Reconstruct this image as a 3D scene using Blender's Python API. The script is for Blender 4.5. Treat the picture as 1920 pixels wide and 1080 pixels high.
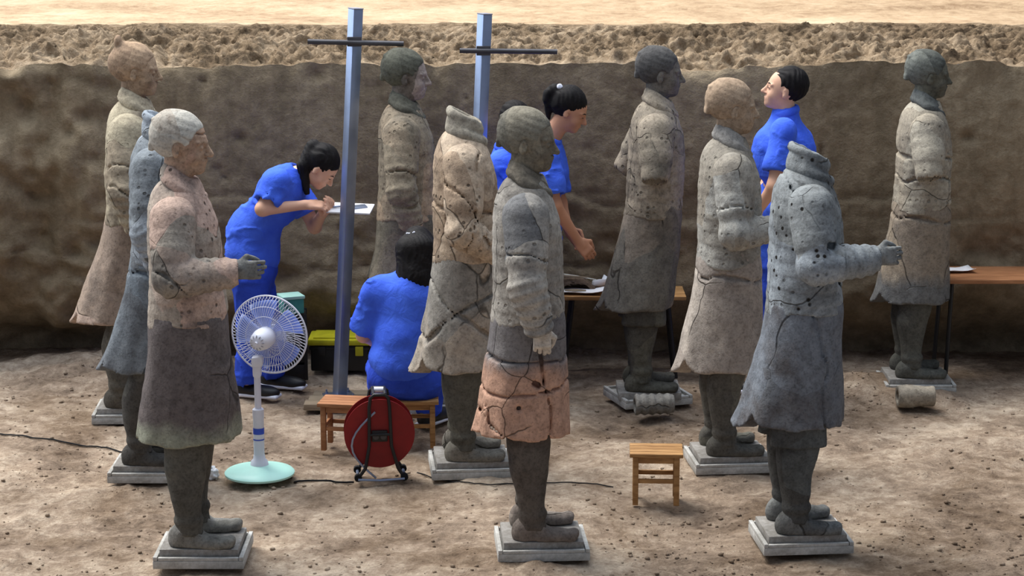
import bpy, bmesh, math, random
import numpy as np
from mathutils import Vector, Matrix
from math import sin, cos, pi, radians as RAD

for o in list(bpy.data.objects): bpy.data.objects.remove(o)
SC = bpy.context.scene
COL = SC.collection
# ------------------------------------------------------------------ camera
FPX, TH, CH = 4000.0, 0.2055, 2.97
cam_d = bpy.data.cameras.new('camera'); cam = bpy.data.objects.new('camera', cam_d); COL.objects.link(cam)
cam_d.sensor_width = 36.0; cam_d.lens = FPX * 36.0 / 1920.0; cam_d.clip_end = 200
cam.location = (0, 0, CH); cam.rotation_euler = (pi / 2 - TH, 0, 0)
SC.camera = cam
# ------------------------------------------------------------------ light
def srgb(r, g, b):
    f = lambda c: ((c / 255 + .055) / 1.055) ** 2.4 if c / 255 > .04045 else c / 255 / 12.92
    return (f(r), f(g), f(b), 1.0)
w = bpy.data.worlds.new('hall'); SC.world = w; w.use_nodes = True
nt = w.node_tree; bg = nt.nodes['Background']
bg.inputs['Color'].default_value = (0.62, 0.72, 0.9, 1); bg.inputs['Strength'].default_value = 0.33
sun_d = bpy.data.lights.new('roof_daylight', 'SUN'); sun_d.energy = 3.9; sun_d.angle = RAD(38); sun_d.color = (1.0, 0.95, 0.88)
sun = bpy.data.objects.new('roof_daylight', sun_d); COL.objects.link(sun)
sun.rotation_euler = Vector((0.50, -0.36, -1.0)).to_track_quat('-Z', 'Y').to_euler()
ar_d = bpy.data.lights.new('skylight', 'AREA'); ar_d.shape = 'RECTANGLE'; ar_d.size = 9; ar_d.size_y = 7; ar_d.energy = 560; ar_d.color = (0.80, 0.88, 1.0)
ar = bpy.data.objects.new('skylight', ar_d); COL.objects.link(ar); ar.location = (-1.5, 11.5, 7.5)
sw_d = bpy.data.lights.new('side_rim_light', 'AREA'); sw_d.shape = 'RECTANGLE'; sw_d.size = 12; sw_d.size_y = 4; sw_d.energy = 420; sw_d.color = (0.72, 0.84, 1.0)  # added area light for bluish left rims and post faces, not a window
sw = bpy.data.objects.new('side_rim_light', sw_d); COL.objects.link(sw); sw.location = (-8.5, 14.5, 4.2)
sw.rotation_euler = Vector((1.0, -.30, -.25)).to_track_quat('-Z', 'Y').to_euler()
SC.view_settings.view_transform = 'Standard'; SC.view_settings.look = 'None'
SC.view_settings.gamma = 1.0; SC.view_settings.use_curve_mapping = False
SC.view_settings.exposure = 0.24
# ------------------------------------------------------------------ pixel rays (1920x1080) into world space
def at(px, py, Y):
    u = (px - 960) / FPX; v = (540 - py) / FPX
    dy = cos(TH) + v * sin(TH); dz = -sin(TH) + v * cos(TH)
    t = Y / dy
    return Vector((u * t, Y, CH + dz * t))
def ground(px, py, z=0.0):
    u = (px - 960) / FPX; v = (540 - py) / FPX
    dy = cos(TH) + v * sin(TH); dz = -sin(TH) + v * cos(TH)
    t = (z - CH) / dz
    return Vector((u * t, dy * t, z))
# ------------------------------------------------------------------ tags
def tag(o, label=None, cat=None, group=None, kind=None):
    if label: o['label'] = label
    if cat: o['category'] = cat
    if group: o['group'] = group
    if kind: o['kind'] = kind
    return o
def empty(name, loc, rz=0.0):
    o = bpy.data.objects.new(name, None); COL.objects.link(o); o.location = loc; o.rotation_euler = (0, 0, rz)
    o.empty_display_size = .05
    return o
def link(name, me, m, parent=None, loc=None):
    o = bpy.data.objects.new(name, me); COL.objects.link(o)
    if m is not None:
        me.materials.clear(); me.materials.append(m)
    if parent: o.parent = parent
    if loc is not None: o.location = loc
    return o
def copy_tree(o, parent=None):
    c = o.copy(); COL.objects.link(c)
    if parent: c.parent = parent
    for ch in [q for q in bpy.data.objects if q.parent == o]: copy_tree(ch, c)
    return c
# ------------------------------------------------------------------ implicit modelling
def lattice(seed, n=32):
    return np.random.RandomState(seed).rand(n, n, n).astype(np.float32) * 2 - 1
LAT = [lattice(i) for i in range(3)]
def noise3(x, y, z, sc=1.0, seed=0):
    L = LAT[seed % 3]; n = L.shape[0]; off = seed * 7.31 + 100
    X = x * sc + off; Y = y * sc + off * 1.3; Z = z * sc + off * .7
    X, Y, Z = np.broadcast_arrays(X, Y, Z)
    xi = np.floor(X).astype(np.int32); yi = np.floor(Y).astype(np.int32); zi = np.floor(Z).astype(np.int32)
    fx = X - xi; fy = Y - yi; fz = Z - zi
    fx = fx * fx * (3 - 2 * fx); fy = fy * fy * (3 - 2 * fy); fz = fz * fz * (3 - 2 * fz)
    x0 = xi % n; y0 = yi % n; z0 = zi % n; x1 = (x0 + 1) % n; y1 = (y0 + 1) % n; z1 = (z0 + 1) % n
    a = L[x0, y0, z0] * (1 - fx) + L[x1, y0, z0] * fx
    b = L[x0, y1, z0] * (1 - fx) + L[x1, y1, z0] * fx
    c = L[x0, y0, z1] * (1 - fx) + L[x1, y0, z1] * fx
    d = L[x0, y1, z1] * (1 - fx) + L[x1, y1, z1] * fx
    return (a * (1 - fy) + b * fy) * (1 - fz) + (c * (1 - fy) + d * fy) * fz
def fbm(x, y, z, sc, oct=3, seed=0, gain=.5):
    r = 0; a = 1
    for i in range(oct):
        r = r + a * noise3(x, y, z, sc * 2 ** i, seed + i); a *= gain
    return r
def smin(a, b, k):
    if k <= 0: return np.minimum(a, b)
    h = np.maximum(k - np.abs(a - b), 0) / k
    return np.minimum(a, b) - h * h * k * .25
A3 = lambda v: np.array(v, dtype=np.float32)
def cone(a, b, ra, rb):
    a = A3(a); b = A3(b); ab = b - a; L2 = float(ab @ ab) + 1e-9
    lo = np.minimum(a - ra, b - rb); hi = np.maximum(a + ra, b + rb)
    def f(x, y, z):
        t = np.clip(((x - a[0]) * ab[0] + (y - a[1]) * ab[1] + (z - a[2]) * ab[2]) / L2, 0, 1)
        return np.sqrt((x - a[0] - t * ab[0]) ** 2 + (y - a[1] - t * ab[1]) ** 2 + (z - a[2] - t * ab[2]) ** 2) - (ra + (rb - ra) * t)
    f.lo, f.hi = lo, hi
    return f
def ell(c, r, R=None):
    c = A3(c); r = A3(r)
    def f(x, y, z):
        X, Y, Z = x - c[0], y - c[1], z - c[2]
        if R is not None:
            X, Y, Z = (R[0][0] * X + R[1][0] * Y + R[2][0] * Z, R[0][1] * X + R[1][1] * Y + R[2][1] * Z, R[0][2] * X + R[1][2] * Y + R[2][2] * Z)
        k0 = np.sqrt((X / r[0]) ** 2 + (Y / r[1]) ** 2 + (Z / r[2]) ** 2)
        k1 = np.sqrt((X / r[0] ** 2) ** 2 + (Y / r[1] ** 2) ** 2 + (Z / r[2] ** 2) ** 2) + 1e-6
        return k0 * (k0 - 1) / k1
    m = float(r.max()) if R is not None else r
    f.lo, f.hi = c - m, c + m
    return f
def rbox(c, h, rad, R=None):
    c = A3(c); h = A3(h)
    def f(x, y, z):
        X, Y, Z = x - c[0], y - c[1], z - c[2]
        if R is not None:
            X, Y, Z = (R[0][0] * X + R[1][0] * Y + R[2][0] * Z, R[0][1] * X + R[1][1] * Y + R[2][1] * Z, R[0][2] * X + R[1][2] * Y + R[2][2] * Z)
        qx = np.abs(X) - h[0] + rad; qy = np.abs(Y) - h[1] + rad; qz = np.abs(Z) - h[2] + rad
        return np.sqrt(np.maximum(qx, 0) ** 2 + np.maximum(qy, 0) ** 2 + np.maximum(qz, 0) ** 2) + np.minimum(np.maximum(np.maximum(qx, qy), qz), 0) - rad
    m = float(np.linalg.norm(h)) if R is not None else h
    f.lo, f.hi = c - m, c + m
    return f
def catmull(tab, n=160):
    tab = np.array(sorted(tab), dtype=np.float64); zs = np.linspace(tab[0, 0], tab[-1, 0], n)
    out = [zs]
    m = np.gradient(tab[:, 1:], tab[:, 0], axis=0) if len(tab) > 2 else np.repeat((tab[1:, 1:] - tab[:1, 1:]) / (tab[1, 0] - tab[0, 0]), 2, 0)
    idx = np.clip(np.searchsorted(tab[:, 0], zs, side='right') - 1, 0, len(tab) - 2)
    h = tab[idx + 1, 0] - tab[idx, 0]; t = (zs - tab[idx, 0]) / h
    for j in range(1, tab.shape[1]):
        p0, p1 = tab[idx, j], tab[idx + 1, j]; m0, m1 = m[idx, j - 1] * h, m[idx + 1, j - 1] * h
        out.append((2 * t ** 3 - 3 * t ** 2 + 1) * p0 + (t ** 3 - 2 * t ** 2 + t) * m0 + (-2 * t ** 3 + 3 * t ** 2) * p1 + (t ** 3 - t ** 2) * m1)
    return out
def loft(tab, p=2.3, rfun=None, zbot=None, ztop=None):
    """tab rows: z, cx, cy, a, b ; rfun(phi, z) multiplies the radius"""
    T = catmull(tab)
    z0 = T[0][0]; z1 = T[0][-1]
    def f(x, y, z):
        zz = np.clip(z, z0, z1).ravel()
        g = lambda j: np.interp(zz, T[0], T[j]).astype(np.float32).reshape(z.shape)
        cx, cy, a, b = g(1), g(2), g(3), g(4)
        X = x - cx; Y = y - cy
        r = (np.abs(X / a) ** p + np.abs(Y / b) ** p) ** (1 / p)
        rm = 1.0
        phi = np.arctan2(Y, X)
        if rfun is not None: rm = rfun(phi, z)
        d = (r - rm) * np.minimum(a, b)
        lo = z0 - z if zbot is None else zbot(phi, z) - z
        hi = z - z1 if ztop is None else ztop(x, y, z)
        return np.maximum(np.maximum(d, lo), hi)
    e = max(T[3].max(), T[4].max()) * 1.25 + .1
    f.lo = A3([T[1].min() - e, T[2].min() - e, z0 - .12]); f.hi = A3([T[1].max() + e, T[2].max() + e, z1 + .05])
    return f
def torus(c, R1, r, R=None, ey=1.0, rz=None):
    c = A3(c); rz = rz or r
    def f(x, y, z):
        X, Y, Z = x - c[0], y - c[1], z - c[2]
        if R is not None:
            X, Y, Z = (R[0][0] * X + R[1][0] * Y + R[2][0] * Z, R[0][1] * X + R[1][1] * Y + R[2][1] * Z, R[0][2] * X + R[1][2] * Y + R[2][2] * Z)
        q = np.sqrt(X ** 2 + (Y / ey) ** 2) - R1
        k = np.sqrt((q / r) ** 2 + (Z / rz) ** 2)
        return (k - 1) * min(r, rz)
    e = (R1 + r) * max(1, ey) + rz
    f.lo, f.hi = c - e, c + e
    return f
def rotm(yaw=0.0, pitch=0.0, roll=0.0):
    """columns: forward(x), left(y), up(z). pitch > 0 looks down"""
    return (Matrix.Rotation(yaw, 3, 'Z') @ Matrix.Rotation(pitch, 3, 'Y') @ Matrix.Rotation(roll, 3, 'X'))
class Field:
    def __init__(s, lo, hi, h):
        s.h = h; s.lo = A3(lo) - 3 * h; hi = A3(hi) + 3 * h
        n = np.ceil((hi - s.lo) / h).astype(int) + 1
        s.n = n; s.D = np.full(tuple(n), 9.0, dtype=np.float32)
        s.ax = [s.lo[i] + h * np.arange(n[i], dtype=np.float32) for i in range(3)]
    def sl(s, lo, hi, pad):
        i0 = np.clip(np.floor((lo - pad - s.lo) / s.h).astype(int), 0, s.n); i1 = np.clip(np.ceil((hi + pad - s.lo) / s.h).astype(int) + 1, 0, s.n)
        return tuple(slice(a, b) for a, b in zip(i0, i1))
    def xyz(s, sl): return s.ax[0][sl[0]][:, None, None], s.ax[1][sl[1]][None, :, None], s.ax[2][sl[2]][None, None, :]
    def add(s, f, k=0.0, extra=None):
        sl = s.sl(f.lo, f.hi, k + 4 * s.h + .01)
        x, y, z = s.xyz(sl); d = f(x, y, z)
        if extra is not None: d = d + extra(x, y, z)
        s.D[sl] = smin(s.D[sl], d, k); return s
    def cut(s, f, k=0.0):
        sl = s.sl(f.lo, f.hi, k + .01)
        x, y, z = s.xyz(sl); d = f(x, y, z)
        s.D[sl] = -smin(-s.D[sl], d, k); return s
    def warp(s, g):
        x, y, z = s.xyz((slice(None),) * 3)
        m = np.abs(s.D) < .06
        if not m.any(): return s
        ii = np.nonzero(m)
        s.D[m] += g(s.ax[0][ii[0]], s.ax[1][ii[1]], s.ax[2][ii[2]]).astype(np.float32); return s
    def crack(s, nrm, c, wdt=.006, depth=.018, seed=0, amp=.035, sc=9, mask=None):
        nrm = A3(nrm); nrm = nrm / np.linalg.norm(nrm)
        ii = np.nonzero(np.abs(s.D) < .05)
        x, y, z = s.ax[0][ii[0]], s.ax[1][ii[1]], s.ax[2][ii[2]]
        q = x * nrm[0] + y * nrm[1] + z * nrm[2] - c + amp * noise3(x, y, z, sc, seed)
        wd = max(wdt, .8 * s.h) * (.75 + .6 * noise3(x, y, z, 14, seed + 1))
        d = s.D[ii]
        g = np.maximum(np.abs(q) - wd, -(d + depth))
        if mask is not None: g = np.where(mask(x, y, z), g, 1)
        s.D[ii] = np.maximum(d, -g); return s
    def mesh(s, name):
        D = s.D; ins = D < 0
        nx, ny, nz = D.shape
        c = ins[:-1, :-1, :-1].astype(np.int8)
        tot = np.zeros((nx - 1, ny - 1, nz - 1), np.int8)
        for i in (0, 1):
            for j in (0, 1):
                for k in (0, 1): tot += ins[i:nx - 1 + i, j:ny - 1 + j, k:nz - 1 + k]
        act = np.nonzero((tot > 0) & (tot < 8))
        n = len(act[0]); idx = np.full(tot.shape, -1, np.int32); idx[act] = np.arange(n)
        P = np.zeros((n, 3), np.float32); cnt = np.zeros(n, np.float32)
        V = {}
        for i in (0, 1):
            for j in (0, 1):
                for k in (0, 1): V[i, j, k] = D[act[0] + i, act[1] + j, act[2] + k]
        for (i, j, k) in V:
            for ax in range(3):
                if (i, j, k)[ax] == 0:
                    q = [i, j, k]; q[ax] = 1; va = V[i, j, k]; vb = V[tuple(q)]
                    m = (va < 0) != (vb < 0)
                    t = np.where(m, va / np.where(m, va - vb, 1), 0)
                    for a2 in range(3):
                        P[:, a2] += np.where(m, (i, j, k)[a2] + (t if a2 == ax else 0), 0)
                    cnt += m
        P /= cnt[:, None]
        P = s.lo + s.h * (np.stack(act, 1).astype(np.float32) + P)
        quads = []
        for ax in range(3):
            a_, b_ = [(1, 2), (2, 0), (0, 1)][ax]
            sA = [slice(None)] * 3; sB = [slice(None)] * 3
            sA[ax] = slice(0, -1); sB[ax] = slice(1, None)
            ch = ins[tuple(sA)] != ins[tuple(sB)]
            ii = np.nonzero(ch); ii = np.stack(ii, 1)
            ok = (ii[:, a_] > 0) & (ii[:, b_] > 0) & (ii[:, a_] < D.shape[a_] - 1) & (ii[:, b_] < D.shape[b_] - 1)
            ii = ii[ok]
            flip = ins[ii[:, 0], ii[:, 1], ii[:, 2]]
            def cell(da, db):
                q = ii.copy(); q[:, a_] -= da; q[:, b_] -= db
                return idx[q[:, 0], q[:, 1], q[:, 2]]
            Q = np.stack([cell(1, 1), cell(0, 1), cell(0, 0), cell(1, 0)], 1)
            Q = np.where(flip[:, None], Q, Q[:, ::-1]); quads.append(Q)
        Q = np.concatenate(quads)
        Q = Q[(Q >= 0).all(1)]
        return np_mesh(name, P, Q, True)
def np_mesh(name, P, Q, smooth=True):
    me = bpy.data.meshes.new(name)
    me.vertices.add(len(P)); me.vertices.foreach_set('co', np.ascontiguousarray(P, np.float32).ravel())
    k = Q.shape[1]
    me.loops.add(Q.size); me.loops.foreach_set('vertex_index', np.ascontiguousarray(Q, np.int32).ravel())
    me.polygons.add(len(Q)); me.polygons.foreach_set('loop_start', np.arange(0, Q.size, k, dtype=np.int32))
    me.polygons.foreach_set('use_smooth', np.full(len(Q), smooth))
    me.update(calc_edges=True); me.validate()
    return me
def field_of(prims, h, pad=.01):
    lo = np.min([p.lo for p in prims], 0) - pad; hi = np.max([p.hi for p in prims], 0) + pad
    return Field(lo, hi, h)
# ------------------------------------------------------------------ hard-surface mesh builder
class MB:
    def __init__(s): s.bm = bmesh.new()
    def _xf(s, vs, M):
        for v in vs: v.co = M @ v.co
    def box(s, c, size, rot=(0, 0, 0), bev=0.0):
        r = bmesh.ops.create_cube(s.bm, size=1.0); vs = r['verts']
        for v in vs: v.co = Vector((v.co.x * size[0], v.co.y * size[1], v.co.z * size[2]))
        if bev > 0:
            es = list({e for v in vs for e in v.link_edges})
            rr = bmesh.ops.bevel(s.bm, geom=vs + es, offset=bev, segments=2, affect='EDGES', profile=.6)
            vs = list({v for f in rr['faces'] for v in f.verts} | {v for v in vs if v.is_valid})
        from mathutils import Euler
        M = Matrix.Translation(Vector(c)) @ Euler(rot).to_matrix().to_4x4()
        s._xf(vs, M); return s
    def tube(s, pts, r, n=10, close=False):
        pts = [Vector(p) for p in pts]; rs = r if isinstance(r, (list, tuple)) else [r] * len(pts)
        rings = []; up = Vector((0, 0, 1)); pn = None
        N = len(pts)
        for i, p in enumerate(pts):
            if close: t = (pts[(i + 1) % N] - pts[i - 1]).normalized()
            else: t = (pts[min(i + 1, N - 1)] - pts[max(i - 1, 0)]).normalized()
            if pn is None:
                a = up if abs(t.z) < .9 else Vector((1, 0, 0)); nn = t.cross(a).normalized()
            else: nn = (pn - t * pn.dot(t)).normalized()
            pn = nn; b = t.cross(nn)
            rings.append([s.bm.verts.new(p + (nn * cos(2 * pi * k / n) + b * sin(2 * pi * k / n)) * rs[i]) for k in range(n)])
        M = N if close else N - 1
        for i in range(M):
            A, B = rings[i], rings[(i + 1) % N]
            for k in range(n): s.bm.faces.new((A[k], A[(k + 1) % n], B[(k + 1) % n], B[k]))
        if not close:
            s.bm.faces.new(rings[0][::-1]); s.bm.faces.new(rings[-1])
        return s
    def lathe(s, prof, n=32, M=Matrix.Identity(4), cap=True):
        rings = [[s.bm.verts.new(M @ Vector((r * cos(2 * pi * k / n), r * sin(2 * pi * k / n), z))) for k in range(n)] for r, z in prof]
        for A, B in zip(rings, rings[1:]):
            for k in range(n): s.bm.faces.new((A[k], A[(k + 1) % n], B[(k + 1) % n], B[k]))
        if cap:
            s.bm.faces.new(rings[0][::-1]); s.bm.faces.new(rings[-1])
        return s
    def build(s, name, m, parent=None, smooth=True, angle=40):
        bmesh.ops.recalc_face_normals(s.bm, faces=s.bm.faces)
        me = bpy.data.meshes.new(name); s.bm.to_mesh(me); s.bm.free()
        if smooth:
            me.polygons.foreach_set('use_smooth', [True] * len(me.polygons))
            try: me.set_sharp_from_angle(angle=RAD(angle))
            except Exception: pass
        return link(name, me, m, parent)
# ------------------------------------------------------------------ materials
class NT:
    def __init__(s, name):
        s.m = bpy.data.materials.new(name); s.m.use_nodes = True; s.t = s.m.node_tree; s.N = s.t.nodes
        s.b = s.N['Principled BSDF']; s.b.inputs['Specular IOR Level'].default_value = .25
    def new(s, typ, **kw):
        n = s.N.new(typ)
        for k, v in kw.items():
            if k in n.inputs: s.set(n.inputs[k], v)
            else: setattr(n, k, v)
        return n
    def set(s, inp, v):
        if hasattr(v, 'node'): s.t.links.new(v, inp)
        else: inp.default_value = v
    def coord(s, off=(0, 0, 0), scale=(1, 1, 1), kind='Object'):
        tc = s.N.new('ShaderNodeTexCoord'); mp = s.N.new('ShaderNodeMapping'); s.t.links.new(tc.outputs[kind], mp.inputs[0])
        mp.inputs['Location'].default_value = off; mp.inputs['Scale'].default_value = scale
        return mp.outputs[0]
    def noise(s, v, scale, det=4, rough=.55, dist=0.0):
        n = s.new('ShaderNodeTexNoise', Vector=v, Scale=scale, Detail=det, Roughness=rough, Distortion=dist); return n.outputs[0]
    def vor(s, v, scale, feature='F1', out=0, rand=1.0):
        n = s.N.new('ShaderNodeTexVoronoi'); n.feature = feature; s.set(n.inputs['Vector'], v); n.inputs['Scale'].default_value = scale
        n.inputs['Randomness'].default_value = rand
        return n.outputs[out]
    def ramp(s, fac, stops, interp='LINEAR'):
        n = s.N.new('ShaderNodeValToRGB'); n.color_ramp.interpolation = interp; e = n.color_ramp.elements
        while len(e) > len(stops): e.remove(e[-1])
        while len(e) < len(stops): e.new(.5)
        for q, (p, c) in zip(e, stops):
            q.position = p; q.color = c if isinstance(c, (tuple, list)) else (c, c, c, 1)
        s.set(n.inputs[0], fac); return n.outputs[0]
    def mix(s, fac, a, b, mode='MIX'):
        n = s.N.new('ShaderNodeMix'); n.data_type = 'RGBA'; n.blend_type = mode
        s.set(n.inputs[0], fac); s.set(n.inputs[6], a); s.set(n.inputs[7], b); return n.outputs[2]
    def math(s, op, a, b=0.0):
        n = s.N.new('ShaderNodeMath'); n.operation = op; s.set(n.inputs[0], a); s.set(n.inputs[1], b); return n.outputs[0]
    def vmix(s, v, fac, nz):
        n = s.N.new('ShaderNodeVectorMath'); n.operation = 'MULTIPLY_ADD'; s.set(n.inputs[0], nz); n.inputs[1].default_value = (fac,) * 3; s.set(n.inputs[2], v); return n.outputs[0]
    def bump(s, h, strength=.5, dist=.01, normal=None):
        n = s.N.new('ShaderNodeBump'); s.set(n.inputs['Height'], h); n.inputs['Strength'].default_value = strength; n.inputs['Distance'].default_value = dist
        if normal is not None: s.set(n.inputs['Normal'], normal)
        return n.outputs[0]
def plain(name, col, rough=.6, metal=0.0, spec=.3, var=.12, nscale=12, bump=0.0):
    q = NT(name); v = q.coord()
    n = q.noise(v, nscale, 4)
    c2 = tuple(c * (1 - var * 2) for c in col[:3]) + (1,); c1 = tuple(min(1, c * (1 + var)) for c in col[:3]) + (1,)
    q.set(q.b.inputs['Base Color'], q.ramp(n, [(.3, c2), (.7, c1)]))
    q.b.inputs['Roughness'].default_value = rough; q.b.inputs['Metallic'].default_value = metal; q.b.inputs['Specular IOR Level'].default_value = spec
    if bump > 0: q.set(q.b.inputs['Normal'], q.bump(q.noise(v, nscale * 6, 3), bump, .004))
    return q.m
CLAY = {}
def fix(c, s=.85, g=1.30):
    L = .3 * c[0] + .55 * c[1] + .15 * c[2]
    return tuple(min(.9, (L + (v - L) * s) * g) for v in c[:3]) + (1,)
def clay(name, A, B, C, seed=0, mix=.5, cells=3.2, cr=.5, pits=0.0, stain=.5, low=None):
    """fired clay mended from shards: A and B tones per shard, C blotches; dark joints; low = (colour, z, soft) band lower down"""
    key = name
    if key in CLAY: return CLAY[key]
    A, B, C = [fix(c) for c in (A, B, C)]
    q = NT(name); off = (seed * 3.17, seed * 1.7, seed * 2.3)
    v = q.coord(off); raw = q.coord()
    dn = q.new('ShaderNodeTexNoise', Vector=v, Scale=5.0, Detail=3.0)
    dv = q.vmix(v, .10, dn.outputs['Color'])
    cell = q.vor(dv, cells, 'F1', 1)
    sep = q.N.new('ShaderNodeSeparateColor'); q.set(sep.inputs[0], cell)
    edge = q.vor(dv, cells, 'DISTANCE_TO_EDGE', 0)
    big = q.noise(v, 2.2, 3)
    f = q.math('ADD', q.math('MULTIPLY', sep.outputs[0], .55), q.math('MULTIPLY', big, .5))
    f = q.ramp(f, [(max(0, mix - .12), 0.0), (min(1, mix + .12), 1.0)])
    col = q.mix(f, A, B)
    st = q.ramp(q.noise(v, 4.5, 6, .65, .4), [(.62 - .22 * stain, 0.0), (.80 - .2 * stain, .85)])
    col = q.mix(st, col, C)
    if low is not None:
        sx = q.N.new('ShaderNodeSeparateXYZ'); q.set(sx.inputs[0], raw)
        h = q.math('ADD', sx.outputs[2], q.math('MULTIPLY', q.noise(v, 7, 4), low[2]))
        m = q.ramp(h, [(low[1] + low[2] * .35, .9), (low[1] + low[2] * .75, 0.0)])
        col = q.mix(m, col, fix(low[0]))
    mott = q.noise(v, 26, 6, .7)
    col = q.mix(.85, col, q.ramp(mott, [(.3, (.62, .6, .58, 1)), (.5, (.97, .97, .97, 1)), (.72, (1.3, 1.28, 1.24, 1))]), 'MULTIPLY')
    spk = q.ramp(q.noise(v, 90, 3, .6), [(.34, .72), (.5, 1.0)])
    col = q.mix(1.0, col, spk, 'MULTIPLY')
    gap = q.ramp(edge, [(.003, 1.0), (.012, 0.0)])
    gm = q.ramp(q.noise(v, 3.1, 2), [(.62 - cr * .2, 0.0), (.68 - cr * .2, 1.0)])
    gap = q.math('MULTIPLY', gap, gm)
    col = q.mix(q.math('MULTIPLY', gap, .7), col, (.012, .010, .008, 1))
    hgt = q.math('ADD', q.math('MULTIPLY', q.noise(v, 38, 6, .7), .6), q.math('MULTIPLY', q.noise(v, 140, 2), .2))
    hgt = q.math('SUBTRACT', hgt, q.math('MULTIPLY', gap, .8))
    if pits > 0:
        pv = q.vor(q.vmix(v, .02, dn.outputs['Color']), 24, 'F1', 0)
        pm = q.ramp(q.noise(v, 5.5, 2), [(.42, 0.0), (.55, 1.0)])
        pt = q.math('MULTIPLY', q.ramp(pv, [(.13, 1.0), (.24, 0.0)]), pm)
        col = q.mix(q.math('MULTIPLY', pt, pits), col, (.02, .017, .014, 1))
        hgt = q.math('SUBTRACT', hgt, q.math('MULTIPLY', pt, 1.0))
    q.set(q.b.inputs['Base Color'], col)
    q.b.inputs['Roughness'].default_value = .92; q.b.inputs['Specular IOR Level'].default_value = .12
    q.set(q.b.inputs['Normal'], q.bump(hgt, .9, .006))
    CLAY[key] = q.m; return q.m
def soil(name, lo, mid, hi, sc=1.0, bump=1.0, streak=False, patch=False):
    q = NT(name); v = q.coord(kind='Object')
    n1 = q.noise(v, 1.6 * sc, 8, .62, .3); n2 = q.noise(v, 14 * sc, 8, .7)
    n3 = q.noise(v, 60 * sc, 5, .7)
    f = q.math('ADD', q.math('MULTIPLY', n1, .45), q.math('ADD', q.math('MULTIPLY', n2, .38), q.math('MULTIPLY', n3, .17)))
    col = q.ramp(f, [(.36, lo), (.49, mid), (.62, hi)])
    if patch:
        pn = q.noise(v, 1.15, 7, .68, .5)
        col = q.mix(1.0, col, q.ramp(pn, [(.40, (.66, .62, .58, 1)), (.52, (1, 1, 1, 1)), (.66, (1.18, 1.17, 1.15, 1))]), 'MULTIPLY')
    if streak:
        v2 = q.coord(scale=(9, 9, .6))
        col = q.mix(.35, col, q.ramp(q.noise(v2, 1.0, 6, .6), [(.3, (.5, .5, .5, 1)), (.7, (1.25, 1.25, 1.25, 1))]), 'MULTIPLY')
    q.set(q.b.inputs['Base Color'], col); q.b.inputs['Roughness'].default_value = 1.0; q.b.inputs['Specular IOR Level'].default_value = .05
    h = q.math('ADD', q.math('MULTIPLY', n2, .7), q.math('MULTIPLY', n3, .4))
    q.set(q.b.inputs['Normal'], q.bump(h, bump, .03))
    return q.m
def cloth(name, col, dark):
    q = NT(name); v = q.coord(); n = q.noise(v, 7, 5, .6)
    q.set(q.b.inputs['Base Color'], q.ramp(n, [(.3, dark), (.65, col)]))
    q.b.inputs['Roughness'].default_value = .85; q.b.inputs['Specular IOR Level'].default_value = .1
    q.set(q.b.inputs['Normal'], q.bump(q.noise(v, 16, 4, .6, .8), .35, .02)); return q.m
def wood(name, a, b):
    q = NT(name); v = q.coord(scale=(2, 14, 14)); n = q.noise(v, 3, 6, .6, .8)
    q.set(q.b.inputs['Base Color'], q.ramp(n, [(.3, a), (.7, b)])); q.b.inputs['Roughness'].default_value = .6
    q.set(q.b.inputs['Normal'], q.bump(n, .3, .003)); return q.m
M = {}
M['floor'] = soil('dry_earth', srgb(96, 81, 69), srgb(158, 139, 120), srgb(210, 192, 170), 1.0, 1.0, False, True)
M['wall'] = soil('rammed_earth', srgb(110, 97, 77), srgb(138, 122, 99), srgb(166, 149, 123), .8, .8, True)
M['crumb'] = soil('crumbled_earth', srgb(70, 58, 46), srgb(138, 118, 94), srgb(190, 168, 140), 1.2, 1.0)
M['ledge'] = soil('trodden_loess', srgb(142, 116, 90), srgb(184, 158, 127), srgb(206, 182, 152), .8, .5)
M['steel'] = plain('galvanised_steel', srgb(150, 162, 186), .35, .8, .5, .05)
M['rod'] = plain('dark_rod', srgb(82, 80, 82), .5, .5)
M['white'] = plain('white_plastic', srgb(226, 228, 240), .4, 0, .4, .03)
M['mint'] = plain('mint_plastic', srgb(186, 236, 222), .4, 0, .4, .03)
M['fanblue'] = plain('pale_blue_plastic', srgb(150, 168, 224), .35, 0, .4, .05)
M['royal'] = plain('blue_label', srgb(60, 90, 200), .5)
M['grey'] = plain('grey_plastic', srgb(150, 150, 160), .5)
M['black'] = plain('black_enamel', srgb(28, 27, 28), .45, 0, .4)
M['rubber'] = plain('black_rubber', srgb(22, 22, 24), .8)
M['red'] = plain('red_enamel', srgb(132, 18, 20), .5, 0, .35, .1)
M['yellow'] = plain('yellow_plastic', srgb(196, 188, 40), .5)
M['teal'] = plain('teal_plastic', srgb(80, 160, 150), .5)
M['pine'] = wood('stool_wood', srgb(136, 96, 56), srgb(196, 152, 100))
M['redwood'] = wood('red_stool_wood', srgb(140, 92, 60), srgb(184, 130, 90))
M['board'] = wood('grey_board', srgb(120, 105, 86), srgb(165, 148, 124))
M['paper'] = plain('white_paper', srgb(238, 238, 240), .7, 0, .2, .03)
M['skin'] = plain('skin', srgb(226, 176, 146), .55, 0, .3, .05, 8)
M['skin_dark'] = plain('tanned_skin', srgb(196, 142, 112), .55, 0, .3, .05, 8)
M['hair'] = plain('black_hair', srgb(22, 18, 18), .68, 0, .2, .3, 40, .4)
M['blue'] = cloth('royal_blue_cotton', srgb(78, 116, 236), srgb(60, 92, 216))
M['blue2'] = cloth('blue_trouser_cotton', srgb(58, 88, 206), srgb(44, 68, 176))
M['slab'] = soil('grey_slab', srgb(110, 106, 100), srgb(142, 138, 132), srgb(170, 168, 164), 3.0, .3)
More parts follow.
